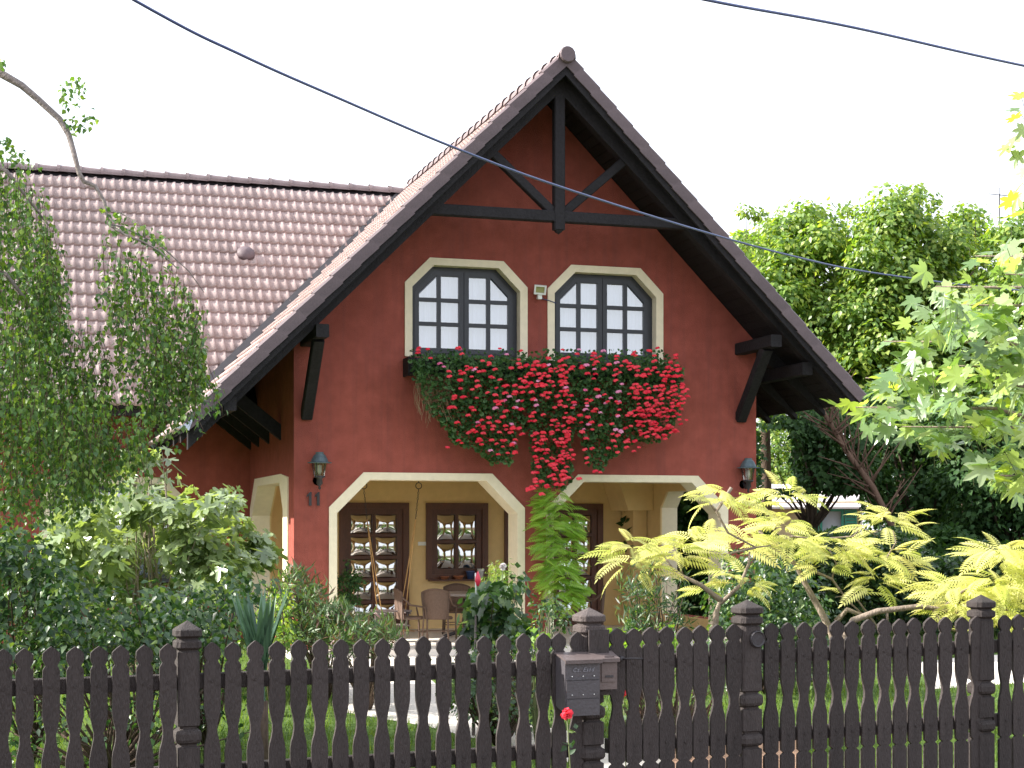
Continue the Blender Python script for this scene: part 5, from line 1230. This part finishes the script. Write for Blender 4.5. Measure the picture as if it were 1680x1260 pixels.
# ---- golden sumac ---------------------------------------------------------
FRS = frond(11, .27, .062, .18, tooth=False)
def sumac(lab, limbs_, pads, d, n_per, nm='golden_sumac'):
    b = W(limbs_[0][0][0][0], HV, d); b.z = 0; r = empty(nm, b, label=lab, cat='shrub tree', group='golden leaved sumacs in the garden')
    m = MB()
    for L, r0 in limbs_:  # list of (u,v,dd)
        m.tube([W(p[0], p[1], d + (p[2] if len(p) > 2 else 0)) for p in L], list(np.linspace(r0, r0 * .35, len(L))), 7)
    m.build('branches', M['bark'], r)
    Ps, Ns, Ts, Ss = [], [], [], []
    for (u0, u1, v0, v1, n) in pads:
        n = int(n * n_per)
        v0, v1 = v0 + (v1 - v0) * .1, v1 - (v1 - v0) * .1
        c = np.array([(u0 + u1) / 2, (v0 + v1) / 2]); hu, hv = (u1 - u0) / 2, (v1 - v0) / 2
        for i in range(n):
            a = rng.random() * 6.28; q = rng.random() ** .6; dd = d + math.sin(a) * q * .55; 
            p = W(c[0] + math.cos(a) * q * hu * .72, c[1] + (rng.random() - .5) * 2 * hv * .75, dd)
            out = Vector((math.cos(a) * cT, math.sin(a) * .8 - math.cos(a) * sT, -.05 + rng.normal() * .22))
            Ps.append(p); Ts.append(out); Ns.append((rng.normal() * .35 - .1, -.35 + rng.normal() * .4, 1.0)); Ss.append(.20 + .16 * rng.random())
    Ps, Ns, Ts, Ss = npv(Ps), np.array(Ns, float), npv(Ts), np.array(Ss)
    uu, vv = projA(Ps); kp = ~((uu > 1310) & (uu < 1412) & (vv > 812) & (vv < 882)); Ps, Ns, Ts, Ss = Ps[kp], Ns[kp], Ts[kp], Ss[kp]
    order = np.argsort(-(Ss)); 
    k = min(len(Ps), 300); a, b2 = order[:k], order[k:]
    pieces('frond', Ps[a], Ns[a], Ts[a], Ss[a], FRS, M['L_sumac'], r)
    if len(b2): foliage('fronds', Ps[b2], Ns[b2], Ts[b2], Ss[b2], FRS, M['L_sumac'], r)
sumac('golden sumac with crooked grey branches right of the porch',
      [([(1178, 1085), (1172, 1040), (1175, 1005), (1182, 985)], .045), ([(1182, 985), (1150, 960), (1110, 940), (1085, 945)], .026), ([(1182, 990), (1215, 960), (1228, 925), (1230, 905)], .022), ([(1110, 942), (1098, 925), (1085, 905)], .014), ([(1120, 945), (1112, 920), (1105, 895)], .012),
       ([(1200, 800), (1175, 840), (1195, 875), (1240, 898), (1265, 895)], .016), ([(1175, 840), (1160, 820)], .010), ([(1240, 898), (1190, 910), (1150, 905)], .012)],
      [(1000, 1080, 868, 940, 9), (1060, 1160, 880, 925, 12), (1020, 1080, 905, 950, 4), (1145, 1235, 795, 835, 9), (1240, 1340, 800, 830, 7), (1110, 1190, 870, 910, 6), (1180, 1270, 930, 975, 6), (1150, 1180, 940, 985, 2)], 14.2, 2.3)
sumac('second golden sumac with spreading crown before the garden house',
      [([(1372, 1085), (1365, 1040), (1345, 1000), (1322, 960), (1305, 925), (1265, 895), (1245, 870)], .040), ([(1305, 925), (1330, 935), (1365, 950), (1390, 985), (1440, 1030)], .018), ([(1372, 1020), (1390, 1000), (1420, 1012), (1450, 1000), (1500, 995)], .03), ([(1365, 950), (1372, 925), (1360, 900)], .010), ([(1265, 895), (1300, 880), (1340, 885), (1400, 880), (1412, 865), (1440, 880)], .012), ([(1412, 865), (1395, 870)], .008), ([(1440, 1030), (1400, 975), (1370, 980)], .012), ([(1455, 915), (1470, 890), (1465, 870)], .010)],
      [(1240, 1340, 825, 875, 14), (1260, 1345, 870, 910, 11), (1180, 1270, 870, 905, 10), (1320, 1420, 880, 915, 13), (1415, 1510, 830, 875, 11), (1415, 1500, 890, 925, 10), (1400, 1480, 930, 970, 8), (1330, 1400, 905, 935, 7), (1440, 1505, 915, 940, 4), (1375, 1420, 960, 980, 2)], 15.0, 2.15)
sumac('third golden sumac at the right edge behind the fence post',
      [([(1378, 1060), (1400, 1018), (1440, 1003), (1510, 995), (1545, 1000), (1590, 1015), (1640, 1010)], .034), ([(1455, 1002), (1457, 1030)], .016), ([(1545, 1000), (1580, 970), (1620, 950)], .018), ([(1530, 998), (1550, 1030), (1600, 1045)], .014), ([(1700, 1150), (1690, 1040), (1650, 1000)], .03)],
      [(1530, 1610, 945, 990, 9), (1600, 1700, 890, 930, 14), (1590, 1700, 930, 990, 16), (1540, 1620, 980, 1010, 8), (1620, 1720, 985, 1040, 14), (1680, 1740, 900, 1000, 6)], 13.6, 3.3)

# ---- round dark shrub -------------------------------------------------
shrub('round_bush', 'round dark green bush behind the sumac trunks', 'bush', [(1175, 950), (1210, 915), (1260, 905), (1310, 925), (1345, 965), (1350, 1020), (1350, 1100), (1175, 1100), (1165, 1000)], 7500, 16.5, 18.2, .06, 'L_shrub', 'oval', 12, crad=.2)

# ---- maple, close at the right -----------------------------------------
mb_ = W(1900, HV, 11.5); mb_.z = 0
MP = empty('maple_tree', mb_, label='maple with large pointed leaves reaching in from the right edge', cat='tree')
mm = MB(); mm.tube([mb_, mb_ + Vector((0, 0, 1.6)), mb_ + Vector((-.05, 0, 3.2)), mb_ + Vector((0, 0, 6))], [.16, .13, .1, .04], 10)
tips = [(1400, 668, 11), (1450, 560, 11.2), (1535, 470, 11.3), (1600, 420, 11.2), (1690, 262, 11.2), (1480, 700, 10.8), (1560, 600, 10.8), (1620, 780, 10.6), (1560, 500, 11), (1420, 620, 11.4), (1650, 450, 11)]
for t in tips:
    a = W(1850, t[1] + 60, 11.5); b = W(*t); md = a.lerp(b, .5) + Vector((0, 0, .12)); mm.tube([mb_ + Vector((0, 0, max(1.5, a.z - .3))), a, md, b], [.05, .03, .014, .004], 6)
mm.build('trunk', M['bark'], MP)
poly_m = [(1400, 670), (1450, 620), (1490, 560), (1520, 500), (1590, 450), (1640, 400), (1720, 380), (1720, 830), (1660, 800), (1600, 770), (1540, 740), (1480, 710), (1440, 690)]
n = 400; uv = ipoly(poly_m, n)
edge = np.array([(1378, 668), (1395, 660), (1420, 672), (1440, 640), (1425, 700), (1460, 700), (1470, 650), (1490, 620), (1500, 560), (1460, 560), (1510, 500), (1520, 445), (1590, 405), (1600, 430), (1585, 460), (1640, 440), (1650, 400), (1500, 490), (1490, 530), (1535, 480), (1655, 240), (1668, 225), (1672, 250), (1665, 195), (1670, 180), (1680, 210), (1678, 300), (1660, 330), (1670, 320), (1675, 350), (1660, 370), (1680, 280), (1676, 160), (1640, 300 + 95), (1665, 760), (1640, 790), (1670, 810), (1600, 760), (1530, 730)], float)
uv = np.concatenate([uv, edge]); n = len(uv); P = unW(uv, 10.3 + 1.5 * rng.random(n))
nn = rdir(n) * .85; nn[:, 2] += .85; nn[:, 1] -= .25; nn[:, 0] -= .25; tp = rdir(n) * .6; tp[:, 2] -= .35; tp[:, 0] -= .6; sz = .075 + .09 * rng.random(n)
o_ = rng.permutation(n); pieces('leaf', P[o_[:300]], nn[o_[:300]], tp[o_[:300]], sz[o_[:300]], SHP['maple'], M['L_maple'], MP)
foliage('foliage', P[o_[300:]], nn[o_[300:]], tp[o_[300:]], sz[o_[300:]], SHP['maple'], M['L_maple'], MP)
st = MB()
for i in range(0, n, 2):
    p = Vector(P[i]); st.tube([p, p + Vector((.05 + rng.normal() * .03, rng.normal() * .03, -.10 + .05 * rng.normal()))], .0025, 3, cap=False)
st.build('leaf_stalks', M['stem'], MP)['kind'] = 'stuff'

# ---- grass blades ---------------------------------------------------------
n = 90000; x = -3 + 21 * rng.random(n); y = 10.6 + 13.5 * rng.random(n) ** 1.3
def inpoly(px, py, poly):
    ins = np.zeros(len(px), bool); Pp = np.array(poly)
    for i in range(len(Pp)):
        a, b = Pp[i - 1], Pp[i]; c = ((a[1] > py) != (b[1] > py))
        with np.errstate(divide='ignore', invalid='ignore'): xi = (b[0] - a[0]) * (py - a[1]) / (b[1] - a[1]) + a[0]
        ins ^= c & (px < xi)
    return ins
bad = (x > 3.7) & (x < 8.4) & (y > 19.7)
bad |= (x > 3.5) & (x < 10.8) & (y > 21.5)
for nm in ('garden_path', 'tan_path', 'driveway'):
    o = bpy.data.objects[nm]; bad |= inpoly(x, y, [(v.co.x, v.co.y) for v in o.data.vertices])
x, y = x[~bad], y[~bad]; n = len(x); P = np.stack([x, y, 0 * x], 1); nn = rdir(n); nn[:, 2] *= .2; tp = rdir(n) * .45; tp[:, 2] = 1
gb_ = (np.array([(-.09, 0, 0), (.09, 0, 0), (0, 1, .15)]), [(0, 1, 2)])
tag(foliage('grass', P, nn, tp, .05 + .035 * rng.random(n), gb_, M['L_grass']), kind='stuff')
